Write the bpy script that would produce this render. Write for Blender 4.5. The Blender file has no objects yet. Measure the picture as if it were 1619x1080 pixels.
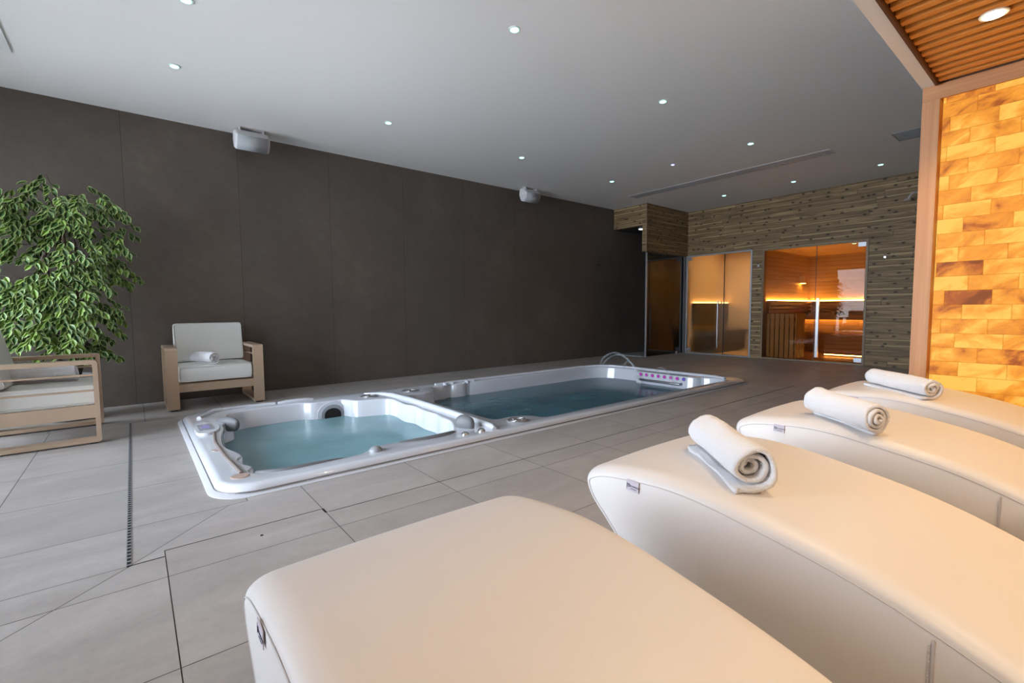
import bpy, bmesh, math, random
from mathutils import Vector, Matrix, noise

random.seed(11)
S = bpy.context.scene
COL = S.collection

# ------------------------------------------------------------------ camera
cam_d = bpy.data.cameras.new('camera')
cam_d.sensor_fit = 'HORIZONTAL'
cam_d.sensor_width = 36.0
cam_d.lens = 739.76 / 1619 * 36
cam_d.clip_start = 0.02
cam_d.clip_end = 100
cam = bpy.data.objects.new('camera', cam_d)
COL.objects.link(cam)
TH, PI_, RO = math.radians(50.96), math.radians(3.868), math.radians(-0.431)
F0 = Vector((math.cos(TH), math.sin(TH), 0)); R0 = Vector((math.sin(TH), -math.cos(TH), 0)); Z0 = Vector((0, 0, 1))
FW = F0 * math.cos(PI_) - Z0 * math.sin(PI_); U0 = F0 * math.sin(PI_) + Z0 * math.cos(PI_)
RT = R0 * math.cos(RO) + U0 * math.sin(RO); UP = U0 * math.cos(RO) - R0 * math.sin(RO)
m3 = Matrix((RT, UP, -FW)).transposed()
cam.matrix_world = Matrix.Translation((0, 0, 1.0)) @ m3.to_4x4()
S.camera = cam

# ------------------------------------------------------------------ world, daylight, exposure
S.view_settings.view_transform = 'Standard'
S.view_settings.look = 'None'
S.view_settings.gamma = 1
S.view_settings.use_curve_mapping = False
S.view_settings.exposure = 0.0
W = bpy.data.worlds.new('world'); S.world = W
W.use_nodes = True
bg = W.node_tree.nodes['Background']
bg.inputs[0].default_value = (0.80, 0.865, 1.0, 1)
bg.inputs[1].default_value = 17.6


def area(name, loc, rot, sx, sy, power, color, portal=False, spread=None):
    l = bpy.data.lights.new(name, 'AREA')
    l.shape = 'RECTANGLE'; l.size = sx; l.size_y = sy
    l.energy = power; l.color = color
    if portal: l.cycles.is_portal = True
    if spread: l.spread = spread
    o = bpy.data.objects.new(name, l); o.location = loc; o.rotation_euler = rot
    COL.objects.link(o)
    return o


# the glazed wall left of the camera is the room's daylight: portal in its opening
area('daylight_portal', (-1.93, 3.9, 1.3), (0, -math.pi / 2, 0), 2.5, 4.8, 1, (1, 1, 1), portal=True)

# warm spots recessed in the slatted ceiling over the loungers
WARM = (1.0, 0.77, 0.52)
for i, (x, y) in enumerate([(3.17, 0.35), (1.62, 0.35), (3.17, -0.9), (1.62, -0.9), (0.1, -0.9)]):
    l = bpy.data.lights.new('warm_spot', 'SPOT')
    l.energy = (40, 46, 34, 50, 75)[i]; l.color = ((1.0, 0.72, 0.42), (1.0, 0.74, 0.46), (1.0, 0.72, 0.42), WARM, WARM)[i]; l.spot_size = math.radians(125); l.spot_blend = 0.7; l.shadow_soft_size = 0.03
    o = bpy.data.objects.new('warm_spot', l); o.location = (x, y, 2.30); COL.objects.link(o)

H = 3.12          # ceiling height
DY = 6.52         # dark tiled wall
EX = 9.68         # timber clad wall
BX = -2.0         # glazed wall
BY = -1.7         # wall behind the camera

# ------------------------------------------------------------------ material helpers


def mat(name, color=(0.8, 0.8, 0.8), rough=0.5, metal=0.0, **kw):
    m = bpy.data.materials.new(name); m.use_nodes = True
    b = m.node_tree.nodes['Principled BSDF']
    b.inputs['Base Color'].default_value = (*color, 1)
    b.inputs['Roughness'].default_value = rough
    b.inputs['Metallic'].default_value = metal
    for k, v in kw.items():
        b.inputs[k.replace('_', ' ')].default_value = v
    return m


class N:
    """small node-graph writer"""
    def __init__(s, m):
        s.m = m; s.t = m.node_tree; s.n = s.t.nodes; s.b = s.n.get('Principled BSDF')

    def new(s, typ, **kw):
        n = s.n.new(typ)
        for k, v in kw.items(): setattr(n, k, v)
        return n

    def link(s, a, b): s.t.links.new(a, b)

    def put(s, sock, v):
        if isinstance(v, bpy.types.NodeSocket): s.link(v, sock)
        elif v is not None: sock.default_value = v

    def math(s, op, a, b=None, c=None, clamp=False):
        n = s.new('ShaderNodeMath', operation=op, use_clamp=clamp)
        s.put(n.inputs[0], a)
        if b is not None: s.put(n.inputs[1], b)
        if c is not None: s.put(n.inputs[2], c)
        return n.outputs[0]

    def pos(s):
        g = s.new('ShaderNodeNewGeometry'); x = s.new('ShaderNodeSeparateXYZ')
        s.link(g.outputs['Position'], x.inputs[0]); return g.outputs['Position'], x.outputs[0], x.outputs[1], x.outputs[2]

    def obj(s):
        g = s.new('ShaderNodeTexCoord'); x = s.new('ShaderNodeSeparateXYZ')
        s.link(g.outputs['Object'], x.inputs[0]); return g.outputs['Object'], x.outputs[0], x.outputs[1], x.outputs[2]

    def vec(s, x, y, z):
        n = s.new('ShaderNodeCombineXYZ')
        for i, v in enumerate((x, y, z)): s.put(n.inputs[i], v)
        return n.outputs[0]

    def noise(s, v, scale=5, detail=3, rough=0.5, dist=0.0):
        n = s.new('ShaderNodeTexNoise'); s.put(n.inputs['Vector'], v)
        n.inputs['Scale'].default_value = scale; n.inputs['Detail'].default_value = detail
        n.inputs['Roughness'].default_value = rough; n.inputs['Distortion'].default_value = dist
        return n.outputs['Fac']

    def white(s, v):
        n = s.new('ShaderNodeTexWhiteNoise', noise_dimensions='3D'); s.put(n.inputs['Vector'], v); return n.outputs['Value']

    def vor(s, v, scale=1, feature='F1', rnd=1.0, dim='3D'):
        n = s.new('ShaderNodeTexVoronoi', feature=feature, voronoi_dimensions=dim); s.put(n.inputs['Vector'], v)
        n.inputs['Scale'].default_value = scale; n.inputs['Randomness'].default_value = rnd
        return n.outputs['Distance']

    def ramp(s, f, stops):
        n = s.new('ShaderNodeValToRGB'); s.put(n.inputs[0], f)
        e = n.color_ramp.elements
        while len(e) < len(stops): e.new(0.5)
        for i, (p, c) in enumerate(stops):
            e[i].position = p; e[i].color = (*c, 1) if len(c) == 3 else c
        return n.outputs[0]

    def step(s, f, a, b):
        n = s.new('ShaderNodeMapRange', clamp=True); s.put(n.inputs[0], f)
        n.inputs[1].default_value = a; n.inputs[2].default_value = b; return n.outputs[0]

    def mix(s, f, a, b, typ='MIX'):
        n = s.new('ShaderNodeMix', data_type='RGBA', blend_type=typ)
        s.put(n.inputs[0], f)
        for i, v in ((6, a), (7, b)):
            if isinstance(v, tuple): v = (*v, 1) if len(v) == 3 else v
            s.put(n.inputs[i], v)
        return n.outputs[2]

    def bump(s, h, strength=0.3, dist=0.01):
        n = s.new('ShaderNodeBump'); n.inputs['Strength'].default_value = strength; n.inputs['Distance'].default_value = dist
        s.put(n.inputs['Height'], h); s.link(n.outputs[0], s.b.inputs['Normal']); return n

    def base(s, c): s.put(s.b.inputs['Base Color'], c)


# dark stoneware on the long wall
M = {}
m = M['dark_tile'] = mat('dark_stone_tile', rough=0.42); n = N(m); P, x, y, z = n.pos()
a = n.noise(P, 0.9, 5, 0.6, 0.6); b_ = n.noise(P, 9, 6, 0.65)
f = n.math('ADD', n.math('MULTIPLY', a, 0.65), n.math('MULTIPLY', b_, 0.35))
panel = n.math('FLOOR', n.math('DIVIDE', n.math('ADD', x, 20 * 1.072), 1.072))
pv = n.white(n.vec(panel, 3.3, 1.0))
c = n.ramp(f, [(0.3, (0.074, 0.060, 0.049)), (0.55, (0.110, 0.089, 0.073)), (0.75, (0.158, 0.13, 0.108))])
c = n.mix(n.math('MULTIPLY', pv, 0.3), c, (0.075, 0.066, 0.057))
fx = n.math('FRACT', n.math('DIVIDE', n.math('ADD', x, 20 * 1.072), 1.072))
j = n.math('MINIMUM', fx, n.math('SUBTRACT', 1.0, fx))
jm = n.step(j, 0.0015, 0.003)
c = n.mix(jm, (0.035, 0.032, 0.03), c)
n.base(c); n.put(n.b.inputs['Roughness'], n.math('ADD', 0.38, n.math('MULTIPLY', b_, 0.2)))
n.bump(n.math('ADD', n.math('MULTIPLY', jm, 1.0), n.math('MULTIPLY', b_, 0.15)), 0.25, 0.004)

# floor tile
m = M['floor_tile'] = mat('grey_floor_tile', rough=0.42); n = N(m); P, x, y, z = n.pos()
g = n.new('ShaderNodeVertexColor', layer_name='tile'); sp = n.new('ShaderNodeSeparateColor'); n.link(g.outputs[0], sp.inputs[0])
rnd = sp.outputs[0]
off = n.vec(n.math('MULTIPLY', rnd, 37.0), n.math('MULTIPLY', rnd, 91.0), 0.0)
va = n.new('ShaderNodeVectorMath', operation='ADD'); n.link(P, va.inputs[0]); n.link(off, va.inputs[1])
sv = n.new('ShaderNodeVectorMath', operation='MULTIPLY'); n.link(va.outputs[0], sv.inputs[0]); sv.inputs[1].default_value = (0.8, 1.9, 1)
a = n.noise(sv.outputs[0], 1.8, 6, 0.62, 0.7); b_ = n.noise(va.outputs[0], 26, 5, 0.7)
f = n.math('ADD', n.math('MULTIPLY', a, 0.7), n.math('MULTIPLY', b_, 0.3))
c = n.ramp(f, [(0.3, (0.30, 0.272, 0.252)), (0.5, (0.38, 0.352, 0.33)), (0.68, (0.46, 0.43, 0.405))])
c = n.mix(n.math('MULTIPLY', rnd, 0.16), c, (0.25, 0.235, 0.225))
n.base(c); n.put(n.b.inputs['Roughness'], n.math('ADD', 0.36, n.math('MULTIPLY', b_, 0.22)))
n.bump(f, 0.12, 0.004)
M['grout'] = mat('dark_grout', (0.075, 0.065, 0.055), 0.9)

# plaster
m = M['plaster'] = mat('white_plaster', (0.80, 0.785, 0.765), 0.85); n = N(m); P, x, y, z = n.pos()
n.bump(n.noise(P, 120, 3), 0.05, 0.001)
M['plaster2'] = mat('wall_paint', (0.72, 0.68, 0.62), 0.8)


def plank_wood(name, axis, base, dark, light, row=0.094, knots=True, rough=0.6, streak=True, length=2.6, sat=1.0):
    m = mat(name, rough=rough); n = N(m); P, x, y, z = n.pos()
    u = {'y': y, 'x': x}[axis] if axis in 'xy' else n.math('ADD', x, y)
    r = n.math('FLOOR', n.math('DIVIDE', z, row))
    fr = n.math('FRACT', n.math('DIVIDE', z, row))
    rr = n.white(n.vec(r, 1.7, 4.2))
    seg = n.math('FLOOR', n.math('DIVIDE', n.math('ADD', u, n.math('MULTIPLY', rr, 7.0)), length))
    segf = n.math('FRACT', n.math('DIVIDE', n.math('ADD', u, n.math('MULTIPLY', rr, 7.0)), length))
    pr = n.white(n.vec(r, seg, 9.1))
    v = n.vec(n.math('MULTIPLY', u, 1.0), n.math('MULTIPLY', z, 16.0), n.math('MULTIPLY', pr, 31.0))
    g1 = n.noise(v, 1.4, 5, 0.6, 0.9)
    g2 = n.noise(n.vec(n.math('MULTIPLY', u, 2.5), n.math('MULTIPLY', z, 90.0), pr), 2.0, 3, 0.6)
    c = n.ramp(n.math('ADD', n.math('MULTIPLY', g1, 0.75), n.math('MULTIPLY', g2, 0.25)), [(0.3, dark), (0.5, base), (0.72, light)])
    c = n.mix(n.math('MULTIPLY', pr, 0.45), c, dark)
    if streak:
        edge = n.math('ADD', n.math('MULTIPLY', n.noise(n.vec(n.math('MULTIPLY', u, 0.8), n.math('MULTIPLY', pr, 57.0), 0.0), 1.0, 2), 0.6), n.math('MULTIPLY', fr, 0.55))
        sw = n.math('MULTIPLY', n.step(edge, 0.70, 0.76), n.step(pr, 0.35, 0.4))
        c = n.mix(n.math('MULTIPLY', sw, 0.7), c, light)
    if knots:
        kv = n.vec(n.math('MULTIPLY', u, 4.2), n.math('MULTIPLY', z, 7.0), n.math('MULTIPLY', r, 0.37))
        d = n.vor(kv, 1.0, dim='2D')
        k = n.step(n.math('ADD', d, n.math('MULTIPLY', n.noise(P, 40, 2), 0.08)), 0.19, 0.11)
        c = n.mix(n.math('MULTIPLY', k, 0.85), c, (0.028, 0.017, 0.010))
    e1 = n.step(n.math('MINIMUM', fr, n.math('SUBTRACT', 1.0, fr)), 0.012, 0.045)
    e2 = n.step(n.math('MINIMUM', segf, n.math('SUBTRACT', 1.0, segf)), 0.0004, 0.0012)
    e = n.math('MULTIPLY', e1, e2)
    c = n.mix(e, tuple(q * 0.35 for q in dark), c)
    n.base(c)
    n.bump(n.math('ADD', n.math('MULTIPLY', e, 1.0), n.math('MULTIPLY', g2, 0.12)), 0.6, 0.004)
    return m


M['cladding'] = plank_wood('knotty_spruce_cladding_y', 'y', (0.25, 0.165, 0.078), (0.135, 0.085, 0.038), (0.56, 0.41, 0.21))
M['cladding_x'] = plank_wood('knotty_spruce_cladding_x', 'x', (0.25, 0.165, 0.078), (0.135, 0.085, 0.038), (0.56, 0.41, 0.21))
M['sauna_wood'] = plank_wood('sauna_cedar', 's', (0.46, 0.30, 0.15), (0.36, 0.225, 0.11), (0.56, 0.38, 0.2), row=0.088, knots=False, streak=False, rough=0.5)
M['bench_wood'] = mat('sauna_bench_wood', (0.36, 0.20, 0.095), 0.5)


def fine_wood(name, c0, c1, c2, axis=2, rough=0.5, sc=1.0):
    m = mat(name, rough=rough); n = N(m); P, x, y, z = n.pos()
    v = [n.math('MULTIPLY', q, 28.0 * sc) for q in (x, y, z)]
    v[axis] = n.math('MULTIPLY', (x, y, z)[axis], 0.7)
    g = n.noise(n.vec(*v), 1.0, 5, 0.6, 0.5)
    n.base(n.ramp(g, [(0.3, c0), (0.5, c1), (0.7, c2)])); n.bump(g, 0.1, 0.002)
    return m


M['frame_wood'] = fine_wood('pale_hemlock_post', (0.42, 0.20, 0.085), (0.50, 0.25, 0.11), (0.58, 0.31, 0.145), 2)
M['frame_wood_h'] = fine_wood('pale_hemlock_beam', (0.42, 0.20, 0.085), (0.50, 0.25, 0.11), (0.58, 0.31, 0.145), 1)
M['slat_wood'] = fine_wood('cedar_slats', (0.62, 0.22, 0.035), (0.74, 0.29, 0.05), (0.84, 0.36, 0.075), 1)
M['trim_wood'] = fine_wood('spruce_trim', (0.20, 0.145, 0.085), (0.26, 0.19, 0.115), (0.33, 0.25, 0.155), 2)
M['heater_wood'] = fine_wood('heater_guard_slats', (0.32, 0.22, 0.11), (0.40, 0.28, 0.15), (0.48, 0.34, 0.19), 2)
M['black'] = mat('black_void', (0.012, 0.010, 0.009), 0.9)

# backlit salt bricks
m = M['salt'] = mat('backlit_salt_bricks', (0.55, 0.28, 0.12), 0.45); n = N(m); P, x, y, z = n.pos()
RZ, BL = 0.0842, 0.2
row = n.math('FLOOR', n.math('DIVIDE', z, RZ)); rf = n.math('FRACT', n.math('DIVIDE', z, RZ))
sh = n.math('ADD', n.math('MULTIPLY', n.math('MODULO', row, 2.0), 0.1), n.math('MULTIPLY', n.white(n.vec(row, 2.0, 5.0)), 0.05))
uu = n.math('DIVIDE', n.math('ADD', n.math('ADD', y, 5.0), sh), BL)
ci = n.math('FLOOR', uu); cf = n.math('FRACT', uu)
br = n.white(n.vec(row, ci, 3.0)); br2 = n.white(n.vec(ci, row, 8.0))
nv = n.vec(n.math('ADD', n.math('MULTIPLY', y, 9.0), n.math('MULTIPLY', br, 40.0)), n.math('ADD', n.math('MULTIPLY', z, 14.0), n.math('MULTIPLY', y, 4.0)), n.math('MULTIPLY', br2, 30.0))
vein = n.noise(nv, 0.7, 5, 0.55, 0.7); fine = n.noise(nv, 7.0, 5, 0.7, 0.5)
# per brick translucency plus veins
lev = n.math('ADD', n.math('ADD', n.math('MULTIPLY', vein, 1.6), n.math('MULTIPLY', fine, 0.22)), n.math('MULTIPLY', n.math('POWER', br, 1.3), 0.36))
lev = n.math('SUBTRACT', lev, n.math('MULTIPLY', n.step(br2, 0.86, 0.92), 0.36))
c = n.ramp(n.math('SUBTRACT', lev, 0.36), [(0.10, (0.12, 0.018, 0.004)), (0.26, (0.36, 0.075, 0.012)), (0.42, (0.72, 0.24, 0.022)), (0.62, (0.90, 0.345, 0.032)), (0.88, (1.0, 0.58, 0.10))])
ed = n.math('MULTIPLY', n.step(n.math('MINIMUM', rf, n.math('SUBTRACT', 1.0, rf)), 0.0, 0.035), n.step(n.math('MINIMUM', cf, n.math('SUBTRACT', 1.0, cf)), 0.0, 0.016))
c = n.mix(ed, n.mix(0.55, c, (0.45, 0.12, 0.015)), c)
n.put(n.b.inputs['Emission Color'], c); n.b.inputs['Emission Strength'].default_value = 0.95
n.b.inputs['Specular IOR Level'].default_value = 0.15
n.base((0.14, 0.055, 0.015, 1)); n.bump(n.math('ADD', ed, n.math('MULTIPLY', fine, 0.3)), 0.5, 0.004)

# upholstery
m = M['leather'] = mat('white_leatherette', (0.74, 0.71, 0.69), 0.42); n = N(m); P, x, y, z = n.obj()
n.bump(n.vor(P, 900), 0.06, 0.0006)
M['leather_side'] = M['leather']
M['piping'] = mat('grey_piping', (0.60, 0.58, 0.58), 0.6)
M['tag'] = mat('satin_tag', (0.62, 0.58, 0.66), 0.5)
M['tag_ink'] = mat('tag_ink', (0.03, 0.02, 0.06), 0.6)
m = M['terry'] = mat('terry_cotton', (0.79, 0.785, 0.80), 0.95); n = N(m); P, x, y, z = n.obj()
n.bump(n.math('ADD', n.noise(P, 260, 3), n.math('MULTIPLY', n.noise(P, 40, 2), 1.2)), 0.7, 0.004)
n.b.inputs['Sheen Weight'].default_value = 0.3
m = M['cushion'] = mat('cream_cushion', (0.72, 0.72, 0.68), 0.8); n = N(m); P, x, y, z = n.obj()
n.bump(n.math('ADD', n.math('MULTIPLY', n.noise(P, 6, 3), 3.0), n.noise(P, 300, 2)), 0.25, 0.004)
M['champagne'] = mat('champagne_metal', (0.48, 0.36, 0.255), 0.38, 0.25)
M['rubber'] = mat('dark_rubber', (0.03, 0.03, 0.03), 0.8)

# spa
M['acrylic'] = mat('white_acrylic', (0.62, 0.65, 0.70), 0.12, Coat_Weight=0.6, Coat_Roughness=0.05)
M['caulk'] = mat('white_sealant', (0.56, 0.57, 0.60), 0.5)
M['chrome'] = mat('chrome', (0.75, 0.75, 0.76), 0.14, 1.0)
M['satin'] = mat('satin_chrome', (0.9, 0.9, 0.92), 0.35, 0.8)
M['steel'] = mat('brushed_steel', (0.5, 0.5, 0.51), 0.3, 1.0)
M['band'] = mat('dark_steel_band', (0.35, 0.33, 0.32), 0.25, 0.9)
M['pillow'] = mat('grey_spa_pillow', (0.15, 0.155, 0.165), 0.5)
M['dark'] = mat('dark_plastic', (0.03, 0.032, 0.036), 0.4)
M['grey_plastic'] = mat('grey_plastic', (0.28, 0.29, 0.31), 0.4)
M['grate'] = mat('grate_grey', (0.2, 0.19, 0.2), 0.3, 0.5)
M['lcd'] = mat('control_display', (0.10, 0.10, 0.14), 0.2, Emission_Color=(0.35, 0.3, 0.9, 1), Emission_Strength=0.35)


def water_mat(name, col, transp, wave):
    m = bpy.data.materials.new(name); m.use_nodes = True; n = N(m)
    n.n.remove(n.b); out = n.n['Material Output']
    P, x, y, z = n.pos()
    d = n.new('ShaderNodeBsdfDiffuse')
    cl = n.noise(P, 1.6, 3, 0.5, 0.4)
    n.link(n.mix(n.step(cl, 0.35, 0.7), tuple(q * 0.86 for q in col), tuple(min(1, q * 1.12) for q in col)), d.inputs[0])
    t = n.new('ShaderNodeBsdfTransparent'); t.inputs[0].default_value = (0.75, 0.92, 0.95, 1)
    g = n.new('ShaderNodeBsdfGlossy'); g.inputs['Roughness'].default_value = 0.16
    fr = n.new('ShaderNodeFresnel'); fr.inputs[0].default_value = 1.33
    bp = n.new('ShaderNodeBump'); bp.inputs['Strength'].default_value = wave; bp.inputs['Distance'].default_value = 0.02
    n.link(n.noise(P, 4.0, 2), bp.inputs['Height']); n.link(bp.outputs[0], g.inputs['Normal']); n.link(bp.outputs[0], fr.inputs['Normal'])
    m1 = n.new('ShaderNodeMixShader'); m1.inputs[0].default_value = transp; n.link(d.outputs[0], m1.inputs[1]); n.link(t.outputs[0], m1.inputs[2])
    m2 = n.new('ShaderNodeMixShader'); n.link(fr.outputs[0], m2.inputs[0]); n.link(m1.outputs[0], m2.inputs[1]); n.link(g.outputs[0], m2.inputs[2])
    n.link(m2.outputs[0], out.inputs[0]); return m


M['tub_water'] = water_mat('milky_turquoise_water', (0.30, 0.52, 0.58), 0.25, 0.25)
M['pool_water'] = water_mat('deep_blue_water', (0.085, 0.21, 0.265), 0.15, 0.2)


def glass_mat(name, tint, transp=0.9, rough=0.0, refl=1.0):
    """thin architectural pane: tinted see-through plus mirror reflection by angle"""
    m = bpy.data.materials.new(name); m.use_nodes = True; n = N(m)
    n.n.remove(n.b); out = n.n['Material Output']
    t = n.new('ShaderNodeBsdfTransparent'); t.inputs[0].default_value = (*tint, 1)
    if rough:
        r = n.new('ShaderNodeBsdfRefraction'); r.inputs['Roughness'].default_value = rough; r.inputs['IOR'].default_value = 1.02
        r.inputs[0].default_value = (*tint, 1)
        mt = n.new('ShaderNodeMixShader'); mt.inputs[0].default_value = 0.85
        n.link(t.outputs[0], mt.inputs[1]); n.link(r.outputs[0], mt.inputs[2]); base = mt.outputs[0]
    else: base = t.outputs[0]
    g = n.new('ShaderNodeBsdfGlossy'); g.inputs['Roughness'].default_value = 0.0
    fr = n.new('ShaderNodeFresnel'); fr.inputs[0].default_value = 1.5
    k = n.math('MULTIPLY', fr.outputs[0], 1.6 * refl, clamp=True)
    m2 = n.new('ShaderNodeMixShader'); n.link(k, m2.inputs[0]); n.link(base, m2.inputs[1]); n.link(g.outputs[0], m2.inputs[2])
    n.link(m2.outputs[0], out.inputs[0]); return m


M['bronze_glass'] = glass_mat('bronze_glass', (0.88, 0.76, 0.62), refl=0.22)
M['grey_glass'] = glass_mat('grey_tinted_glass', (0.26, 0.27, 0.29), refl=0.9)
M['clear_glass'] = glass_mat('window_glass', (0.96, 0.98, 0.98), refl=0.8)
M['steam_glass'] = glass_mat('misted_glass', (0.86, 0.80, 0.70), rough=0.32, refl=0.8)
M['alu'] = mat('aluminium_profile', (0.42, 0.45, 0.49), 0.35, 0.7)
M['steam_wall'] = mat('steam_room_mosaic', (0.76, 0.60, 0.40), 0.5)
M['steam_bench'] = mat('steam_bench_tile', (0.10, 0.085, 0.07), 0.5)


def emit(name, col, s):
    m = bpy.data.materials.new(name); m.use_nodes = True; n = N(m); n.n.remove(n.b)
    e = n.new('ShaderNodeEmission'); e.inputs[0].default_value = (*col, 1); e.inputs[1].default_value = s
    n.link(e.outputs[0], n.n['Material Output'].inputs[0]); return m


M['led_amber'] = emit('amber_led', (1.0, 0.56, 0.14), 60)
M['led_under'] = emit('amber_led_bench', (1.0, 0.54, 0.14), 30)
M['led_steam'] = emit('steam_led', (1.0, 0.58, 0.22), 9)
M['led_teal'] = emit('teal_downlight', (0.38, 1.0, 0.84), 3.2)
M['led_violet'] = emit('violet_downlight', (0.35, 0.35, 1.0), 6)
M['led_white'] = emit('shower_led', (0.75, 0.88, 1.0), 8)
M['led_warm'] = emit('warm_downlight', (1.0, 0.80, 0.48), 30)
M['jet_purple'] = emit('purple_jet_led', (0.62, 0.06, 0.62), 0.62)
M['jet_blue'] = emit('blue_jet_led', (0.22, 0.12, 0.85), 0.6)
M['spk'] = mat('white_speaker_shell', (0.62, 0.62, 0.63), 0.5)
M['spk_grille'] = mat('speaker_grille', (0.40, 0.42, 0.44), 0.6)
M['bezel'] = mat('white_bezel', (0.75, 0.77, 0.76), 0.4)

# plant
for nm, c0, c1 in (('leaf_dark', (0.030, 0.075, 0.016), (0.055, 0.13, 0.025)), ('leaf_edge', (0.25, 0.33, 0.10), (0.34, 0.42, 0.16)), ('leaf_young', (0.13, 0.24, 0.03), (0.19, 0.32, 0.05))):
    m = M[nm] = mat(nm, rough=0.4); n = N(m); P, x, y, z = n.obj()
    n.base(n.ramp(n.noise(P, 14, 2), [(0.35, c0), (0.65, c1)]))
M['bark'] = mat('ficus_bark', (0.075, 0.05, 0.035), 0.85)
m = N(M['bark']); P, x, y, z = m.obj(); m.bump(m.noise(m.vec(m.math('MULTIPLY', x, 60), m.math('MULTIPLY', y, 60), m.math('MULTIPLY', z, 6)), 1, 3), 0.8, 0.01)
M['pot'] = mat('grey_planter', (0.12, 0.125, 0.13), 0.5)
M['soil'] = mat('potting_soil', (0.03, 0.022, 0.016), 0.95)

# mist / water jets
m = bpy.data.materials.new('clear_water_jet'); m.use_nodes = True; n = N(m); n.n.remove(n.b)
d = n.new('ShaderNodeBsdfDiffuse'); d.inputs[0].default_value = (0.75, 0.8, 0.85, 1)
t = n.new('ShaderNodeBsdfTransparent'); mx = n.new('ShaderNodeMixShader'); mx.inputs[0].default_value = 0.88
gl = n.new('ShaderNodeBsdfGlossy'); gl.inputs['Roughness'].default_value = 0.15
mx2 = n.new('ShaderNodeMixShader'); mx2.inputs[0].default_value = 0.0
n.link(d.outputs[0], mx.inputs[1]); n.link(t.outputs[0], mx.inputs[2]); n.link(mx.outputs[0], mx2.inputs[1]); n.link(gl.outputs[0], mx2.inputs[2])
n.link(mx2.outputs[0], n.n['Material Output'].inputs[0]); M['jet'] = m

# ------------------------------------------------------------------ geometry helpers


def tag(o, label=None, cat=None, group=None, kind=None):
    if label: o['label'] = label
    if cat: o['category'] = cat
    if group: o['group'] = group
    if kind: o['kind'] = kind
    return o


def link_bm(name, bm, mats, parent=None, smooth=False, angle=None, bevel=None, bseg=2, recalc=True):
    if recalc: bmesh.ops.recalc_face_normals(bm, faces=bm.faces)
    me = bpy.data.meshes.new(name); bm.to_mesh(me); bm.free()
    if not isinstance(mats, (list, tuple)): mats = [mats]
    for q in mats: me.materials.append(M[q] if isinstance(q, str) else q)
    if smooth:
        for p in me.polygons: p.use_smooth = True
        if angle: me.set_sharp_from_angle(angle=math.radians(angle))
    o = bpy.data.objects.new(name, me); COL.objects.link(o)
    if parent: o.parent = parent
    if bevel:
        b = o.modifiers.new('bevel', 'BEVEL'); b.width = bevel; b.segments = bseg; b.limit_method = 'ANGLE'
        for p in me.polygons: p.use_smooth = True
        me.set_sharp_from_angle(angle=math.radians(40))
        b.harden_normals = True
    return o


def empty(name, loc=(0, 0, 0), rz=0.0):
    o = bpy.data.objects.new(name, None); o.location = loc; o.rotation_euler = (0, 0, rz)
    o.empty_display_size = 0.1; COL.objects.link(o); return o


def box(bm, x0, x1, y0, y1, z0, z1, mi=0):
    vs = [bm.verts.new((x, y, z)) for z in (z0, z1) for y in (y0, y1) for x in (x0, x1)]
    for f in ((0, 2, 3, 1), (4, 5, 7, 6), (0, 1, 5, 4), (1, 3, 7, 5), (3, 2, 6, 7), (2, 0, 4, 6)):
        fc = bm.faces.new([vs[i] for i in f]); fc.material_index = mi
    return vs


def nbox(name, dims, m, parent=None, bevel=None, **kw):
    bm = bmesh.new(); box(bm, *dims); return link_bm(name, bm, m, parent, bevel=bevel, **kw)


def tube(bm, pts, r, seg=10, mi=0, closed=False, caps=True):
    pts = [Vector(p) for p in pts]; rings = []
    rr = r if isinstance(r, (list, tuple)) else [r] * len(pts)
    up = Vector((0, 0, 1)); prev = None
    for i, p in enumerate(pts):
        if closed: d = pts[(i + 1) % len(pts)] - pts[i - 1]
        else: d = pts[min(i + 1, len(pts) - 1)] - pts[max(i - 1, 0)]
        d.normalize()
        if prev is None:
            a = d.cross(up)
            if a.length < 1e-3: a = d.cross(Vector((1, 0, 0)))
        else: a = prev - d * prev.dot(d)
        a.normalize(); prev = a; b = d.cross(a)
        rings.append([bm.verts.new(p + (a * math.cos(t) + b * math.sin(t)) * rr[i]) for t in [2 * math.pi * k / seg for k in range(seg)]])
    n = len(rings)
    for i in range(n if closed else n - 1):
        A, B = rings[i], rings[(i + 1) % n]
        for k in range(seg):
            f = bm.faces.new((A[k], A[(k + 1) % seg], B[(k + 1) % seg], B[k])); f.material_index = mi; f.smooth = True
    if not closed and caps:
        for R in (rings[0][::-1], rings[-1]): bm.faces.new(R).material_index = mi


def disc(bm, c, r, axis=2, seg=24, mi=0, h=0.0, r2=None):
    """disc or short cylinder/cone along axis"""
    c = Vector(c); r2 = r if r2 is None else r2

    def ring(rad, off):
        out = []
        for k in range(seg):
            t = 2 * math.pi * k / seg; v = [0, 0, 0]
            v[(axis + 1) % 3] = rad * math.cos(t); v[(axis + 2) % 3] = rad * math.sin(t); v[axis] = off
            out.append(bm.verts.new(c + Vector(v)))
        return out
    A = ring(r, 0); bm.faces.new(A).material_index = mi
    if h:
        B = ring(r2, h); bm.faces.new(B).material_index = mi
        for k in range(seg): bm.faces.new((A[k], A[(k + 1) % seg], B[(k + 1) % seg], B[k])).material_index = mi


def rrect(x0, x1, y0, y1, r, n=8):
    out = []
    for cx, cy, a0 in ((x1 - r, y0 + r, -90), (x1 - r, y1 - r, 0), (x0 + r, y1 - r, 90), (x0 + r, y0 + r, 180)):
        for k in range(n + 1):
            a = math.radians(a0 + 90 * k / n); out.append((cx + r * math.cos(a), cy + r * math.sin(a)))
    return out


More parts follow.
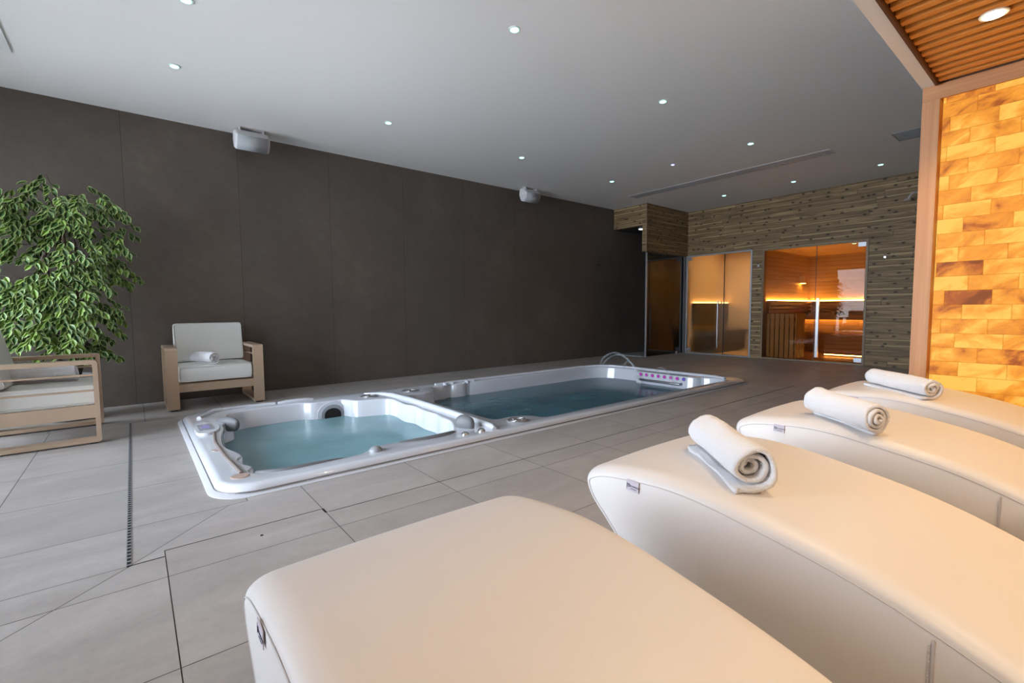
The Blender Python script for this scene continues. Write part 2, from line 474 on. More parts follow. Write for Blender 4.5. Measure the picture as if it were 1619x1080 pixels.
def catmull(pts, n=6, closed=True):
    pts = [Vector(p) for p in pts]; out = []; N_ = len(pts)
    for i in range(N_ if closed else N_ - 1):
        if closed: p0, p1, p2, p3 = pts[i - 1], pts[i], pts[(i + 1) % N_], pts[(i + 2) % N_]
        else: p0, p1, p2, p3 = pts[max(i - 1, 0)], pts[i], pts[i + 1], pts[min(i + 2, N_ - 1)]
        for k in range(n):
            t = k / n
            out.append(0.5 * ((2 * p1) + (p2 - p0) * t + (2 * p0 - 5 * p1 + 4 * p2 - p3) * t * t + (3 * p1 - p0 - 3 * p2 + p3) * t ** 3))
    if not closed: out.append(pts[-1])
    return out


def bridge(bm, A, B, mi=0, smooth=True):
    n = len(A)
    for k in range(n):
        f = bm.faces.new((A[k], A[(k + 1) % n], B[(k + 1) % n], B[k])); f.material_index = mi; f.smooth = smooth


def text(name, body, size, m, parent, loc, rot, extr=0.0004):
    c = bpy.data.curves.new(name, 'FONT'); c.body = body; c.size = size; c.extrude = extr; c.align_x = 'LEFT'
    o = bpy.data.objects.new('tmp', c); COL.objects.link(o)
    dg = bpy.context.evaluated_depsgraph_get()
    me = bpy.data.meshes.new_from_object(o.evaluated_get(dg)); me.name = name
    bpy.data.objects.remove(o)
    me.materials.clear(); me.materials.append(M[m])
    o = bpy.data.objects.new(name, me); COL.objects.link(o); o.parent = parent; o.location = loc; o.rotation_euler = rot
    return o


def copy_tree(o, parent=None):
    c = o.copy(); COL.objects.link(c)
    if parent: c.parent = parent
    for ch in [q for q in o.children]: copy_tree(ch, c)
    return c


# ------------------------------------------------------------------ floor
SX0, SX1, SY0, SY1 = 0.31, 6.42, 2.84, 5.32       # spa outer skirt
bm = bmesh.new(); cl = bm.loops.layers.color.new('tile')
Z_T = 0.0


def grid(x0, x1, y0, y1, xs, ys):
    X = [x0] + sorted(q for q in xs if x0 + 0.01 < q < x1 - 0.01) + [x1]
    Y = [y0] + sorted(q for q in ys if y0 + 0.01 < q < y1 - 0.01) + [y1]
    for i in range(len(X) - 1):
        for j_ in range(len(Y) - 1):
            v = [bm.verts.new(p) for p in ((X[i], Y[j_], Z_T), (X[i + 1], Y[j_], Z_T), (X[i + 1], Y[j_ + 1], Z_T), (X[i], Y[j_ + 1], Z_T))]
            bm.faces.new(v)


XA = [0.06 + 0.645 * k for k in range(-4, 18)]; YW = [2.765, 3.385, 4.01, 4.64]; YL = [2.155, 1.565, 0.97, 0.375, -0.22, -0.81, -1.4]
HX0, HX1, HY0, HY1 = SX0 + 0.12, SX1 - 0.12, SY0 + 0.11, SY1 - 0.11
grid(BX, -0.055, 2.345, 5.43, [-0.577, -1.22, -1.86], YW)
grid(-0.055, HX0, 2.765, 5.43, [], YW)


def poly(pts): bm.faces.new([bm.verts.new((*p, Z_T)) for p in pts])


poly([(-0.055, 2.345), (0.345, 2.765), (-0.055, 2.765)])
poly([(-0.055, 2.345), (0.06, 2.345), (0.06, 2.405), (0.705, 2.405), (0.705, HY0), (HX0, HY0), (HX0, 2.765), (0.345, 2.765)])
grid(0.705, HX1, 2.35, HY0, XA, [])
grid(HX0, HX1, HY1, 5.43, XA, [])
grid(HX1, EX, 2.35, 5.43, XA, [3.0, 3.6, 4.22, 4.83])
grid(BX, EX, 5.43, DY, [q - 0.01 for q in XA], [6.05])
grid(BX, 0.06, BY, 2.345, [-0.584, -1.22, -1.86], YL)
grid(0.06, 0.705, BY, 2.405, [], YL)
grid(0.705, EX, BY, 2.35, XA, YL)
# diagonal cuts where the falls change


def cut(x0, y0, x1, y1, region):
    rx0, rx1, ry0, ry1 = region
    fs = [f for f in bm.faces if rx0 <= f.calc_center_median().x <= rx1 and ry0 <= f.calc_center_median().y <= ry1]
    geom = set(fs)
    for f in fs:
        geom.update(f.verts); geom.update(f.edges)
    d = Vector((x1 - x0, y1 - y0, 0)); nrm = Vector((d.y, -d.x, 0)).normalized()
    bmesh.ops.bisect_plane(bm, geom=list(geom), dist=1e-5, plane_co=(x0, y0, 0), plane_no=nrm)


cut(-0.361, 2.053, -0.058, 2.337, (-1.1, -0.06, 1.6, 2.345))
bmesh.ops.split_edges(bm, edges=bm.edges)
res = bmesh.ops.inset_individual(bm, faces=list(bm.faces), thickness=0.0017, depth=0.0, use_even_offset=True)
bmesh.ops.delete(bm, geom=res['faces'], context='FACES')
for f in bm.faces:
    r = random.random()
    for lp in f.loops: lp[cl] = (r, r, r, 1)
tag(link_bm('floor', bm, 'floor_tile', recalc=False), kind='structure')
bm = bmesh.new()
for q in ((BX, HX0, BY, DY), (HX1, EX, BY, DY), (HX0, HX1, BY, HY0), (HX0, HX1, HY1, DY)):
    box(bm, *q, -0.12, -0.0025)
tag(link_bm('floor_screed', bm, 'grout'), kind='structure')

# ------------------------------------------------------------------ shell of the room
tag(nbox('ceiling', (BX - 0.2, EX + 0.3, BY - 0.2, DY + 0.2, H, H + 0.15), 'plaster'), kind='structure')
tag(nbox('wall_left', (BX - 0.2, 12.4, DY, DY + 0.2, -0.12, H), 'dark_tile'), kind='structure')
tag(nbox('wall_back', (BX - 0.2, EX + 0.3, BY - 0.2, BY, -0.12, H), 'plaster2'), kind='structure')
# timber wall with two openings
ST = (4.29, 5.705, 2.165); SA = (2.39, 4.10, 2.145)    # steam opening, sauna opening (y0,y1,top)
bm = bmesh.new()
for q in ((BY, SA[0], 0, H), (SA[0], SA[1], SA[2], H), (SA[1], ST[0], 0, H), (ST[0], ST[1], ST[2], H), (ST[1], 5.72, 0, H)):
    box(bm, EX, EX + 0.1, q[0], q[1], q[2], q[3])
tag(link_bm('wall_far', bm, 'cladding'), kind='structure')
tag(nbox('wall_shower_back', (EX, EX + 0.1, 5.72, DY, -0.12, H), 'dark_tile'), kind='structure')
# glazed wall (daylight side)
bm = bmesh.new()
box(bm, BX - 0.15, BX, BY, DY, 2.52, H); box(bm, BX - 0.15, BX, BY, 1.5, -0.12, 2.52); box(bm, BX - 0.15, BX, 6.3, DY, -0.12, 2.52)
tag(link_bm('wall_window_side', bm, 'plaster2'), kind='structure')
w_root = tag(empty('window_1', (BX - 0.08, 3.9, 0)), kind='structure')
bm = bmesh.new()
for k in range(5):
    yy = -2.4 + 4.8 * k / 4
    box(bm, -0.03, 0.03, yy - 0.035, yy + 0.035, 0, 2.52)
box(bm, -0.03, 0.03, -2.4, 2.4, 0, 0.06); box(bm, -0.03, 0.03, -2.4, 2.4, 2.45, 2.52)
link_bm('window_frame', bm, 'dark', w_root)
nbox('window_pane', (-0.004, 0.004, -2.4, 2.4, 0.06, 2.45), 'clear_glass', w_root)
tag(nbox('ground_outside', (-9, BX - 0.15, -8, 14, -0.2, -0.02), mat('pale_terrace', (0.75, 0.73, 0.70), 0.9)), kind='structure')

# cladding box over the shower corner
sh = tag(nbox('trim_1', (8.13, EX, 5.70, 5.80, 2.16, H), 'cladding_x'), kind='structure')
tag(nbox('trim_2', (8.13, 8.23, 5.80, DY, 2.69, H), 'cladding'), kind='structure')
tag(nbox('trim_3', (8.115, 8.135, 5.685, 5.705, 2.155, H), 'trim_wood'), kind='structure')
tag(nbox('ceiling_shower', (8.23, EX, 5.80, DY, 2.69, 2.75), 'dark'), kind='structure')

# ------------------------------------------------------------------ shower corner glass
g = empty('shower_screen', (8.25, 5.78, 0))
tag(g, 'grey tinted glass shower screen below the timber header in the far corner', 'glass screen')
nbox('glass_pane', (0.02, 1.42, -0.005, 0.005, 0.012, 2.15), 'grey_glass', g)
nbox('wall_profile', (1.405, 1.43, -0.012, 0.012, 0, 2.16), 'alu', g)
nbox('edge_profile', (-0.005, 0.02, -0.015, 0.015, 0, 2.155), 'alu', g)
bm = bmesh.new(); disc(bm, (1.15, -0.015, 0.0), 0.018, 2, 16, h=0.05); link_bm('door_stop', bm, 'steel', g)
sb = nbox('shower_tray', (8.2, EX - 0.01, 5.83, DY - 0.01, 0.0, 0.012), mat('tray_white', (0.5, 0.53, 0.56), 0.25), bevel=0.003)
tag(sb, 'pale shower tray on the floor behind the grey glass screen', 'shower tray')
lt = empty('shower_light', (8.45, 6.05, 2.69)); tag(lt, 'small white light under the timber header of the shower corner', 'ceiling light')
bm = bmesh.new(); disc(bm, (0, 0, -0.012), 0.07, 2, 24, h=0.012); link_bm('bezel', bm, 'bezel', lt)
bm = bmesh.new(); disc(bm, (0, 0, -0.016), 0.055, 2, 24, h=0.004); link_bm('lens', bm, 'led_white', lt)
bm = bmesh.new(); tube(bm, [(7.6, DY, 1.93), (7.6, DY - 0.05, 1.93), (7.6, DY - 0.07, 1.9)], 0.012); disc(bm, (7.6, DY - 0.008, 1.93), 0.025, 1, 16, h=0.008)
tag(link_bm('wall_hook', bm, 'dark', smooth=True, angle=40), 'small dark hook on the dark wall beside the shower corner', 'hook')

# ------------------------------------------------------------------ steam room


def room(pre, x1, y0, y1, z1, wm, fm):
    x0 = EX + 0.1
    for nm, q in (('_back', (x1, x1 + 0.05, y0, y1, 0, z1)), ('_side_a', (x0, x1, y0 - 0.05, y0, 0, z1)), ('_side_b', (x0, x1, y1, y1 + 0.05, 0, z1))):
        tag(nbox('wall_' + pre + nm, q, wm), kind='structure')
    tag(nbox('ceiling_' + pre, (x0, x1, y0, y1, z1, z1 + 0.05), wm), kind='structure')
    tag(nbox('floor_' + pre, (x0, x1, y0, y1, -0.1, 0.0), fm), kind='structure')


room('steam', 11.6, 4.24, 5.76, 2.35, 'steam_wall', 'steam_wall')
b = empty('steam_bench', (10.6, 5.4, 0)); tag(b, 'dark tiled bench with amber light strip inside the steam room', 'bench')
nbox('seat', (-0.6, 0.95, -0.22, 0.30, 0.40, 0.50), 'steam_bench', b, bevel=0.01)
nbox('base', (-0.5, 0.9, -0.14, 0.30, 0.0, 0.40), 'steam_bench', b)
nbox('backrest_tiles', (-0.6, 0.95, 0.28, 0.35, 0.62, 1.12), 'steam_bench', b)
nbox('light_strip', (-0.6, 0.95, 0.29, 0.335, 1.125, 1.145), 'led_steam', b)
b = empty('steam_shelf', (10.6, 4.30, 0)); tag(b, 'short dark shelf low behind the right glass of the steam room', 'shelf')
nbox('board', (-0.55, -0.1, -0.05, 0.10, 0.42, 0.50), 'steam_bench', b)
nbox('bracket', (-0.4, -0.25, -0.05, 0.04, 0.34, 0.42), 'steam_bench', b)
b = empty('steam_fill_light', (10.7, 4.95, 2.35)); tag(b, 'warm fill lamp added to brighten the steam room', 'ceiling light')  # added fill lamp, raises the overall light behind the misted glass
bm = bmesh.new(); disc(bm, (0, 0, -0.02), 0.16, 2, 24, h=0.02); link_bm('bezel', bm, 'bezel', b)
bm = bmesh.new(); disc(bm, (0, 0, -0.026), 0.13, 2, 24, h=0.005); link_bm('lens', bm, emit('steam_fill_glow', (1.0, 0.70, 0.38), 80), b)

d = empty('steam_door', (EX, 4.29, 0)); d['kind'] = 'structure'; d.name = 'door_1'
FW_ = 0.03
bm = bmesh.new(); w = 5.72 - 4.29
box(bm, -0.02, 0.05, 0, FW_, 0, 2.165); box(bm, -0.02, 0.05, w - FW_, w, 0, 2.165); box(bm, -0.02, 0.05, FW_, w - FW_, 2.135, 2.165); box(bm, -0.02, 0.05, FW_, w - FW_, 0, 0.025)
link_bm('door_frame', bm, 'alu', d, bevel=0.003)
nbox('fixed_pane', (0.005, 0.015, FW_, 0.565, 0.025, 2.135), 'steam_glass', d)
nbox('door_leaf', (0.0, 0.010, 0.572, w - FW_, 0.03, 2.130), 'steam_glass', d)
nbox('door_seal', (-0.003, 0.018, 0.562, 0.574, 0.025, 2.135), 'dark', d)


def bar_handle(name, parent, y, z0, z1, m='steel', t=0.014, off=-0.075, flat=None):
    bm = bmesh.new()
    if flat: box(bm, off - 0.02, off + 0.02, y - flat, y + flat, z0, z1)
    else:
        tube(bm, [(off, y, z0), (off, y, z1)], t, 12)
    for zz in (z0 + 0.09, z1 - 0.09): tube(bm, [(off, y, zz), (-0.001, y, zz)], 0.009, 8)
    o = link_bm(name, bm, m, parent, bevel=None, smooth=not flat, angle=40); return o


bar_handle('door_handle', d, 0.66, 0.17, 1.16)
bar_handle('inner_handle', d, 0.66, 0.17, 1.16, off=0.085)
for zz in (0.05, 2.06):
    nbox('hinge', (-0.02, 0.0, w - 0.13, w - FW_, zz, zz + 0.07), 'alu', d, bevel=0.002)

# ------------------------------------------------------------------ sauna
room('sauna', 12.15, 1.9, 4.10, 2.165, 'sauna_wood', 'bench_wood')
fr = empty('sauna_front', (EX, 2.39, 0)); fr['kind'] = 'structure'; fr.name = 'door_2'
w = 4.10 - 2.39
bm = bmesh.new()
box(bm, -0.012, 0.1, 0, 0.035, 0, 2.145); box(bm, -0.012, 0.1, w - 0.035, w, 0, 2.145); box(bm, -0.012, 0.1, 0.035, w - 0.035, 2.115, 2.145); box(bm, -0.012, 0.1, 0.035, w - 0.035, 0, 0.03)
link_bm('door_frame', bm, 'trim_wood', fr, bevel=0.002)
nbox('door_leaf', (0.01, 0.018, 0.04, 0.772, 0.035, 2.110), 'bronze_glass', fr)
nbox('fixed_pane', (0.01, 0.018, 0.778, w - 0.035, 0.03, 2.115), 'bronze_glass', fr)
nbox('glass_seam', (0.008, 0.020, 0.771, 0.779, 0.03, 2.115), 'dark', fr)
bar_handle('door_handle', fr, 0.70, 0.10, 1.165, 'steel', flat=0.022)
for zz in (0.05, 2.03): nbox('hinge', (-0.005, 0.01, 0.037, 0.15, zz, zz + 0.075), 'alu', fr, bevel=0.002)

b = empty('sauna_upper_bench', (12.15, 3.0, 0)); tag(b, 'upper timber sauna bench along the back wall with amber glow underneath', 'bench')
bm = bmesh.new()
for k in range(6): box(bm, -0.62 + k * 0.1, -0.535 + k * 0.1, -1.09, 1.09, 0.81, 0.84)
link_bm('seat', bm, 'bench_wood', b, bevel=0.004)
nbox('front_rail', (-0.62, -0.59, -1.09, 1.09, 0.74, 0.808), 'bench_wood', b)
nbox('light_strip', (-0.585, -0.56, -1.09, 1.09, 0.775, 0.79), 'led_under', b)
nbox('front_panel', (-0.50, -0.47, -1.09, 1.09, 0.46, 0.74), 'sauna_wood', b)
b = empty('sauna_lower_bench', (11.55, 2.85, 0)); tag(b, 'lower timber sauna bench with amber light strip at its foot', 'bench')
bm = bmesh.new()
for k in range(6): box(bm, -0.60 + k * 0.1, -0.515 + k * 0.1, -0.93, 0.55, 0.42, 0.45)
link_bm('seat', bm, 'bench_wood', b, bevel=0.004)
bm = bmesh.new()
for k in range(4): box(bm, -0.55, -0.53, -0.93, 0.55, 0.09 + k * 0.085, 0.165 + k * 0.085)
link_bm('front_panel', bm, 'bench_wood', b)
nbox('light_strip', (-0.545, -0.525, -0.93, 0.55, 0.035, 0.05), 'led_under', b)
b = empty('wall_rail', (12.1, 4.05, 0)); tag(b, 'slatted timber backrest running round two sauna walls with amber light above', 'backrest')
bm = bmesh.new()
for z0 in (0.90, 0.975, 1.05): box(bm, -0.03, 0.0, -2.1, 0.0, z0, z0 + 0.055); box(bm, -2.2, -0.03, -0.03, 0.0, z0, z0 + 0.055)
link_bm('slats', bm, 'bench_wood', b, bevel=0.003)
bm = bmesh.new(); box(bm, -0.06, 0.04, -2.1, 0.0, 1.12, 1.145); box(bm, -2.2, -0.06, -0.06, 0.04, 1.12, 1.145)
link_bm('cover_board', bm, 'bench_wood', b)
bm = bmesh.new(); box(bm, 0.012, 0.03, -2.1, 0.0, 1.146, 1.162); box(bm, -2.2, -0.0, 0.012, 0.03, 1.146, 1.162)
link_bm('light_strip', bm, 'led_amber', b)
for yy, lb in ((3.62, 'curved timber headrest on the sauna bench near the corner'), (2.72, 'curved timber headrest at the right end of the sauna bench')):
    b = empty('headrest', (11.75, yy, 0.842)); tag(b, lb, 'headrest', 'headrests on the sauna bench')
    bm = bmesh.new()
    for k in range(7):
        a = -0.9 + k * 0.3; box(bm, -0.2, 0.2, a * 0.22 - 0.022, a * 0.22 + 0.022, 0.09 - 0.05 * a * a, 0.112 - 0.05 * a * a)
    link_bm('slats', bm, 'heater_wood', b, bevel=0.003)
    for xx in (-0.15, 0.12): nbox('stand', (xx, xx + 0.03, -0.2, 0.2, 0.0, 0.045), 'heater_wood', b)
b = empty('heater_guard', (9.9, 3.57, 0)); tag(b, 'upright timber slat guard round the sauna heater, left behind the glass', 'heater guard')
for k in range(6): nbox('slat', (0, 0.022, 0.01 + k * 0.088, 0.083 + k * 0.088, 0.02, 0.885), 'heater_wood', b, bevel=0.003)
for k in range(5): nbox('slat', (0.03 + k * 0.088, 0.103 + k * 0.088, -0.024, -0.002, 0.02, 0.885), 'heater_wood', b, bevel=0.003)
for z0 in (0.1, 0.75): nbox('rail', (0.022, 0.045, 0.0, 0.52, z0, z0 + 0.05), 'black', b)
b = empty('sauna_heater', (10.2, 3.85, 0)); tag(b, 'dark metal sauna heater with stones behind the timber guard', 'sauna heater')
nbox('body', (-0.16, 0.2, -0.18, 0.18, 0.05, 0.62), 'dark', b, bevel=0.01)
bm = bmesh.new()
for k in range(26):
    c = Vector((random.uniform(-0.11, 0.15), random.uniform(-0.13, 0.13), 0.64 + random.uniform(0, 0.03)))
    bmesh.ops.create_icosphere(bm, subdivisions=1, radius=random.uniform(0.03, 0.045), matrix=Matrix.Translation(c))
tag(link_bm('stones', bm, 'grey_plastic', b), kind='stuff')
b = empty('sauna_lamp', (11.62, 4.08, 1.60)); tag(b, 'small square timber lamp on the left sauna wall', 'wall lamp')
nbox('shade', (-0.07, 0.07, -0.09, 0.02, -0.06, 0.09), 'heater_wood', b, bevel=0.004)
nbox('lens', (-0.05, 0.05, -0.075, -0.005, -0.066, -0.061), 'led_amber', b)
b = empty('sauna_ceiling_light', (10.25, 2.75, 2.165)); tag(b, 'small pale spot in the sauna ceiling near the glass', 'ceiling light')
bm = bmesh.new(); disc(bm, (0, 0, -0.01), 0.045, 2, 20, h=0.01); link_bm('bezel', bm, 'bezel', b)
bm = bmesh.new(); disc(bm, (0, 0, -0.014), 0.03, 2, 20, h=0.004); link_bm('lens', bm, 'led_teal', b)


def robe_hook(y, z, lb):
    b = empty('robe_hook', (EX, y, z)); tag(b, lb, 'hook', 'robe hooks on the timber wall')
    nbox('plate', (-0.008, 0, -0.018, 0.018, -0.03, 0.03), 'chrome', b, bevel=0.003)
    bm = bmesh.new(); tube(bm, [(0, 0, -0.01), (-0.03, 0, -0.03), (-0.05, 0, -0.03), (-0.062, 0, -0.005)], 0.009, 10); link_bm('peg', bm, 'chrome', b)
    bm = bmesh.new(); disc(bm, (-0.008, 0, 0.045), 0.012, 0, 14, h=0.008); link_bm('stud', bm, 'dark', b)


robe_hook(4.176, 1.83, 'chrome robe hook between the steam room and the sauna')
robe_hook(2.168, 1.81, 'chrome robe hook on the timber wall right of the sauna')
b = empty('wall_shower', (EX, 1.72, 2.70)); tag(b, 'chrome gooseneck shower arm on the timber wall beside the wooden post', 'shower')
bm = bmesh.new()
tube(bm, [(0, 0, -0.06), (-0.12, 0.0, 0.02), (-0.18, 0.03, 0.06), (-0.22, 0.09, 0.055), (-0.24, 0.12, 0.01), (-0.24, 0.13, -0.03)], 0.016, 10); link_bm('arm', bm, 'satin', b, smooth=True, angle=50)
bm = bmesh.new(); disc(bm, (-0.24, 0.15, -0.055), 0.05, 2, 20, h=0.03, r2=0.03); link_bm('shower_head', bm, 'satin', b)
bm = bmesh.new(); disc(bm, (-0.008, 0, -0.06), 0.035, 0, 20, h=0.008); link_bm('wall_flange', bm, 'chrome', b)

# ------------------------------------------------------------------ ceiling fittings
LIGHTS = [(0.39, 3.97), (0.39, 5.07), (2.355, 2.845), (2.355, 5.09), (4.33, 5.093), (4.33, 2.856), (6.31, 5.11), (6.31, 2.86), (8.77, 4.44), (8.76, 3.245), (8.77, 2.065), (2.355, 3.97), (4.33, 3.97)]
LAB = ['downlight nearest the top left edge of the picture', 'leftmost downlight over the armchairs, near the dark wall', 'downlight at the top centre of the ceiling',
       'downlight between the first speaker and the middle of the ceiling', 'downlight just above the far speaker', 'downlight over the middle of the swim pool, right of centre',
       'farthest downlight along the dark wall side', 'downlight left of the long ceiling slot end near the wooden post', 'downlight in the far row nearest the shower corner',
       'middle downlight of the far row by the timber wall', 'right downlight of the far row above the sauna']


def downlight(x, y, z, lb, grp, r=0.045, lens='led_teal'):
    b = empty('downlight', (x, y, z)); tag(b, lb, 'ceiling light', grp)
    bm = bmesh.new(); disc(bm, (0, 0, -0.006), r, 2, 28, h=0.006, r2=r * 1.02); link_bm('bezel', bm, 'bezel', b, bevel=0.002)
    bm = bmesh.new(); disc(bm, (0, 0, -0.009), r * 0.72, 2, 24, h=0.003); link_bm('lens', bm, lens, b)
    return b


for (x, y), lb in zip(LIGHTS[:11], LAB):
    downlight(x, y, H, 'teal lit round ' + lb, 'teal ceiling downlights')
downlight(6.30, 3.975, H, 'tiny violet ceiling spot between the teal downlights', None, 0.03, 'led_violet')

b = empty('slot_diffuser', (7.5, 2.3, H)); tag(b, 'long narrow slotted air diffuser in the white ceiling', 'air vent')
nbox('frame', (-0.13, 0.13, 0, 3.28, -0.006, 0), mat('vent_grey', (0.62, 0.61, 0.60), 0.5), b)
for k in range(4): nbox('slot', (-0.10 + 0.055 * k, -0.075 + 0.055 * k, 0.02, 3.26, -0.009, -0.006), 'grey_plastic', b)
b = empty('ceiling_hatch', (7.54, 1.25, H)); tag(b, 'square grey ceiling vent panel next to the wooden post', 'air vent')
nbox('frame', (-0.19, 0.19, -0.3, 0.39, -0.008, 0), mat('hatch_grey', (0.30, 0.30, 0.30), 0.6), b)
bm = bmesh.new()
for k in range(7): box(bm, -0.15 + k * 0.045, -0.135 + k * 0.045, -0.28, 0.37, -0.012, -0.008)
link_bm('louvres', bm, 'grey_plastic', b)
b = empty('ceiling_grille', (-0.90, 5.3, H)); tag(b, 'white framed ceiling grille at the top left corner', 'air vent')
bm = bmesh.new()
for q in ((-0.25, 0.25, 0.26, 0.31), (-0.25, 0.25, -0.31, -0.26), (0.20, 0.25, -0.26, 0.26), (-0.25, -0.20, -0.26, 0.26)): box(bm, *q, -0.012, 0)
link_bm('frame', bm, 'bezel', b)
bm = bmesh.new()
for k in range(9): box(bm, -0.19 + k * 0.043, -0.175 + k * 0.043, -0.26, 0.26, -0.008, 0)
link_bm('louvres', bm, 'bezel', b)


def speaker(x, lb, rz=0.0, scale=1.0):
    b = empty('wall_speaker', (x, 6.33, H), rz); tag(b, lb, 'speaker', 'white loudspeakers below the ceiling'); b.scale = (scale,) * 3
    # cabinet: front edge wide, ends bulge (lens shaped seen from the side)
    prof = [(0.0, -0.02), (-0.10, -0.035), (-0.17, -0.10), (-0.15, -0.19), (-0.09, -0.245), (-0.02, -0.22), (0.02, -0.12)]
    bm = bmesh.new(); rings = []
    for xx, s in ((-0.170, 0.72), (-0.165, 0.88), (-0.15, 1.0), (0.15, 1.0), (0.165, 0.88), (0.170, 0.72)):
        cy, cz = -0.07, -0.13
        rings.append([bm.verts.new((xx, cy + (p[0] - cy) * s, cz + (p[1] - cz) * s)) for p in prof])
    for A, B in zip(rings, rings[1:]):
        bridge(bm, A, B, smooth=False)
    bm.faces.new(rings[0]); bm.faces.new(rings[-1])
    link_bm('cabinet', bm, 'spk', b, bevel=0.006)
    # grille plate on the lower front faces
    bm = bmesh.new()
    q = [(-0.174, -0.104), (-0.154, -0.19), (-0.096, -0.244)]
    L = [bm.verts.new((-0.146, *p)) for p in q]; R = [bm.verts.new((0.146, *p)) for p in q]
    for k in range(2): bm.faces.new((L[k], L[k + 1], R[k + 1], R[k])).smooth = True
    o = link_bm('grille', bm, 'spk_grille', b); s = o.modifiers.new('s', 'SOLIDIFY'); s.thickness = 0.005; s.offset = 0
    bm = bmesh.new(); box(bm, -0.035, 0.035, -0.169, -0.162, -0.178, -0.168); link_bm('badge', bm, 'chrome', b)
    bm = bmesh.new(); box(bm, -0.13, 0.13, -0.06, 0.0, -0.006, 0.0)
    for sx in (-0.115, 0.115): box(bm, sx - 0.006, sx + 0.006, -0.11, -0.02, -0.052, -0.004)
    link_bm('bracket', bm, 'spk', b)
    bm = bmesh.new(); tube(bm, [(0.0, -0.03, -0.004), (0.0, -0.04, -0.03)], 0.008, 8); link_bm('cable', bm, 'dark', b)
    return b


speaker(1.185, 'white loudspeaker under the ceiling above the armchairs', 0.0, 1.06)
speaker(5.50, 'white loudspeaker on the dark wall over the swim pool, farther from the camera', 0.0, 1.06)

# ------------------------------------------------------------------ salt wall niche
PX = 3.75
tag(nbox('wall_salt', (PX + 0.02, PX + 0.06, BY, 0.60, 0.0, 2.24), 'salt'), kind='structure')
tag(nbox('wall_partition', (PX + 0.07, PX + 0.3, BY, 0.66, 0.0, H), 'plaster2'), kind='structure')
tag(nbox('trim_4', (PX, PX + 0.3, 0.612, 0.694, 0.0, 2.222), 'frame_wood', bevel=0.002), kind='structure')
tag(nbox('trim_5', (PX, PX + 0.07, BY, 0.694, 2.222, 2.306), 'frame_wood_h', bevel=0.002), kind='structure')
tag(nbox('trim_6', (BX, PX + 0.3, 0.635, 0.70, 2.306, H), 'plaster', bevel=0.002), kind='structure')
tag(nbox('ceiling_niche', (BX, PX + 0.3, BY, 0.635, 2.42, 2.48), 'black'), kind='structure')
tag(nbox('trim_7', (PX + 0.001, PX + 0.07, BY, 0.62, 2.306, 2.42), mat('recess_brown', (0.07, 0.03, 0.012), 0.6)), kind='structure')
sc = tag(empty('slatted_ceiling', (0, 0, 2.314)), 'cedar slat ceiling panel above the white loungers', 'slatted ceiling')
SLX = [PX - 0.006 - k * 0.0865 for k in range(65)]
for k, xx in enumerate(SLX):
    nbox('slat', (xx - 0.042, xx, BY + 0.02, 0.62, 0.0, 0.026), 'slat_wood', sc, bevel=0.003)
bm = bmesh.new()
for yy in (0.45, -0.5, -1.4): box(bm, BX + 0.05, PX - 0.02, yy, yy + 0.05, 0.036, 0.07)
link_bm('rail', bm, 'black', sc)
nbox('edge_strip', (BX + 0.05, PX - 0.02, 0.622, 0.634, -0.02, 0.08), mat('edge_brown', (0.12, 0.05, 0.02), 0.5), sc)
downlight(3.08, 0.335, 2.314, 'bright warm recessed spot in the slatted ceiling', None, 0.05, 'led_warm')

# ------------------------------------------------------------------ drains in the floor


def drain(name, x0, x1, y0, y1, lb, teeth=False):
    b = empty(name, ((x0 + x1) / 2, (y0 + y1) / 2, 0)); tag(b, lb, 'drain')
    hx, hy = (x1 - x0) / 2, (y1 - y0) / 2
    nbox('channel', (-hx, hx, -hy, hy, -0.002, 0.0012), 'black', b)
    if teeth:
        bm = bmesh.new(); n_ = int((y1 - y0) / 0.035)
        for k in range(n_): yy = -hy + 0.01 + k * 0.035; box(bm, -hx * 0.8, hx * 0.8, yy, yy + 0.009, 0.0013, 0.002)
        for sx in (-1, 1): box(bm, sx * hx * 0.85 - 0.0006, sx * hx * 0.85 + 0.0006, -hy + 0.005, hy - 0.005, 0.0013, 0.002)
        link_bm('grating', bm, 'grey_plastic', b)
    return b


drain('floor_drain', -0.064, -0.048, 2.34, 5.42, 'long dark slot drain in the tiles left of the hot tub', True)
drain('floor_drain', 0.062, 0.70, 2.402, 2.405, 'thin slot joint in front of the hot tub corner')
drain('floor_drain', 0.70, 0.71, 2.35, 2.405, 'short dark notch between two floor tiles near the hot tub')
drain('floor_drain', 0.72, 3.79, 2.347, 2.350, 'thin slot joint in the floor in front of the hot tub and pool')
drain('floor_drain', 4.43, 6.56, 2.345, 2.352, 'dark slot drain in the floor in front of the far pool end')
drain('floor_drain', -0.055, 0.058, 2.342, 2.347, 'short dark slot at the foot of the long drain')
bm = bmesh.new(); disc(bm, (0.405, 2.29, 0.0), 0.006, 2, 12, h=0.002)
tag(link_bm('floor_plug', bm, 'black'), 'tiny black plug in the tile before the hot tub', 'plug')

# ------------------------------------------------------------------ swim spa
spa = empty('swim_spa', ((SX0 + SX1) / 2, SY0, 0)); SO = Vector(spa.location)
tag(spa, 'white acrylic swim spa with hot tub and long pool sunk in the tiled floor', 'swim spa')


def sparel(o):
    o.parent = spa; o.location = -SO; return o


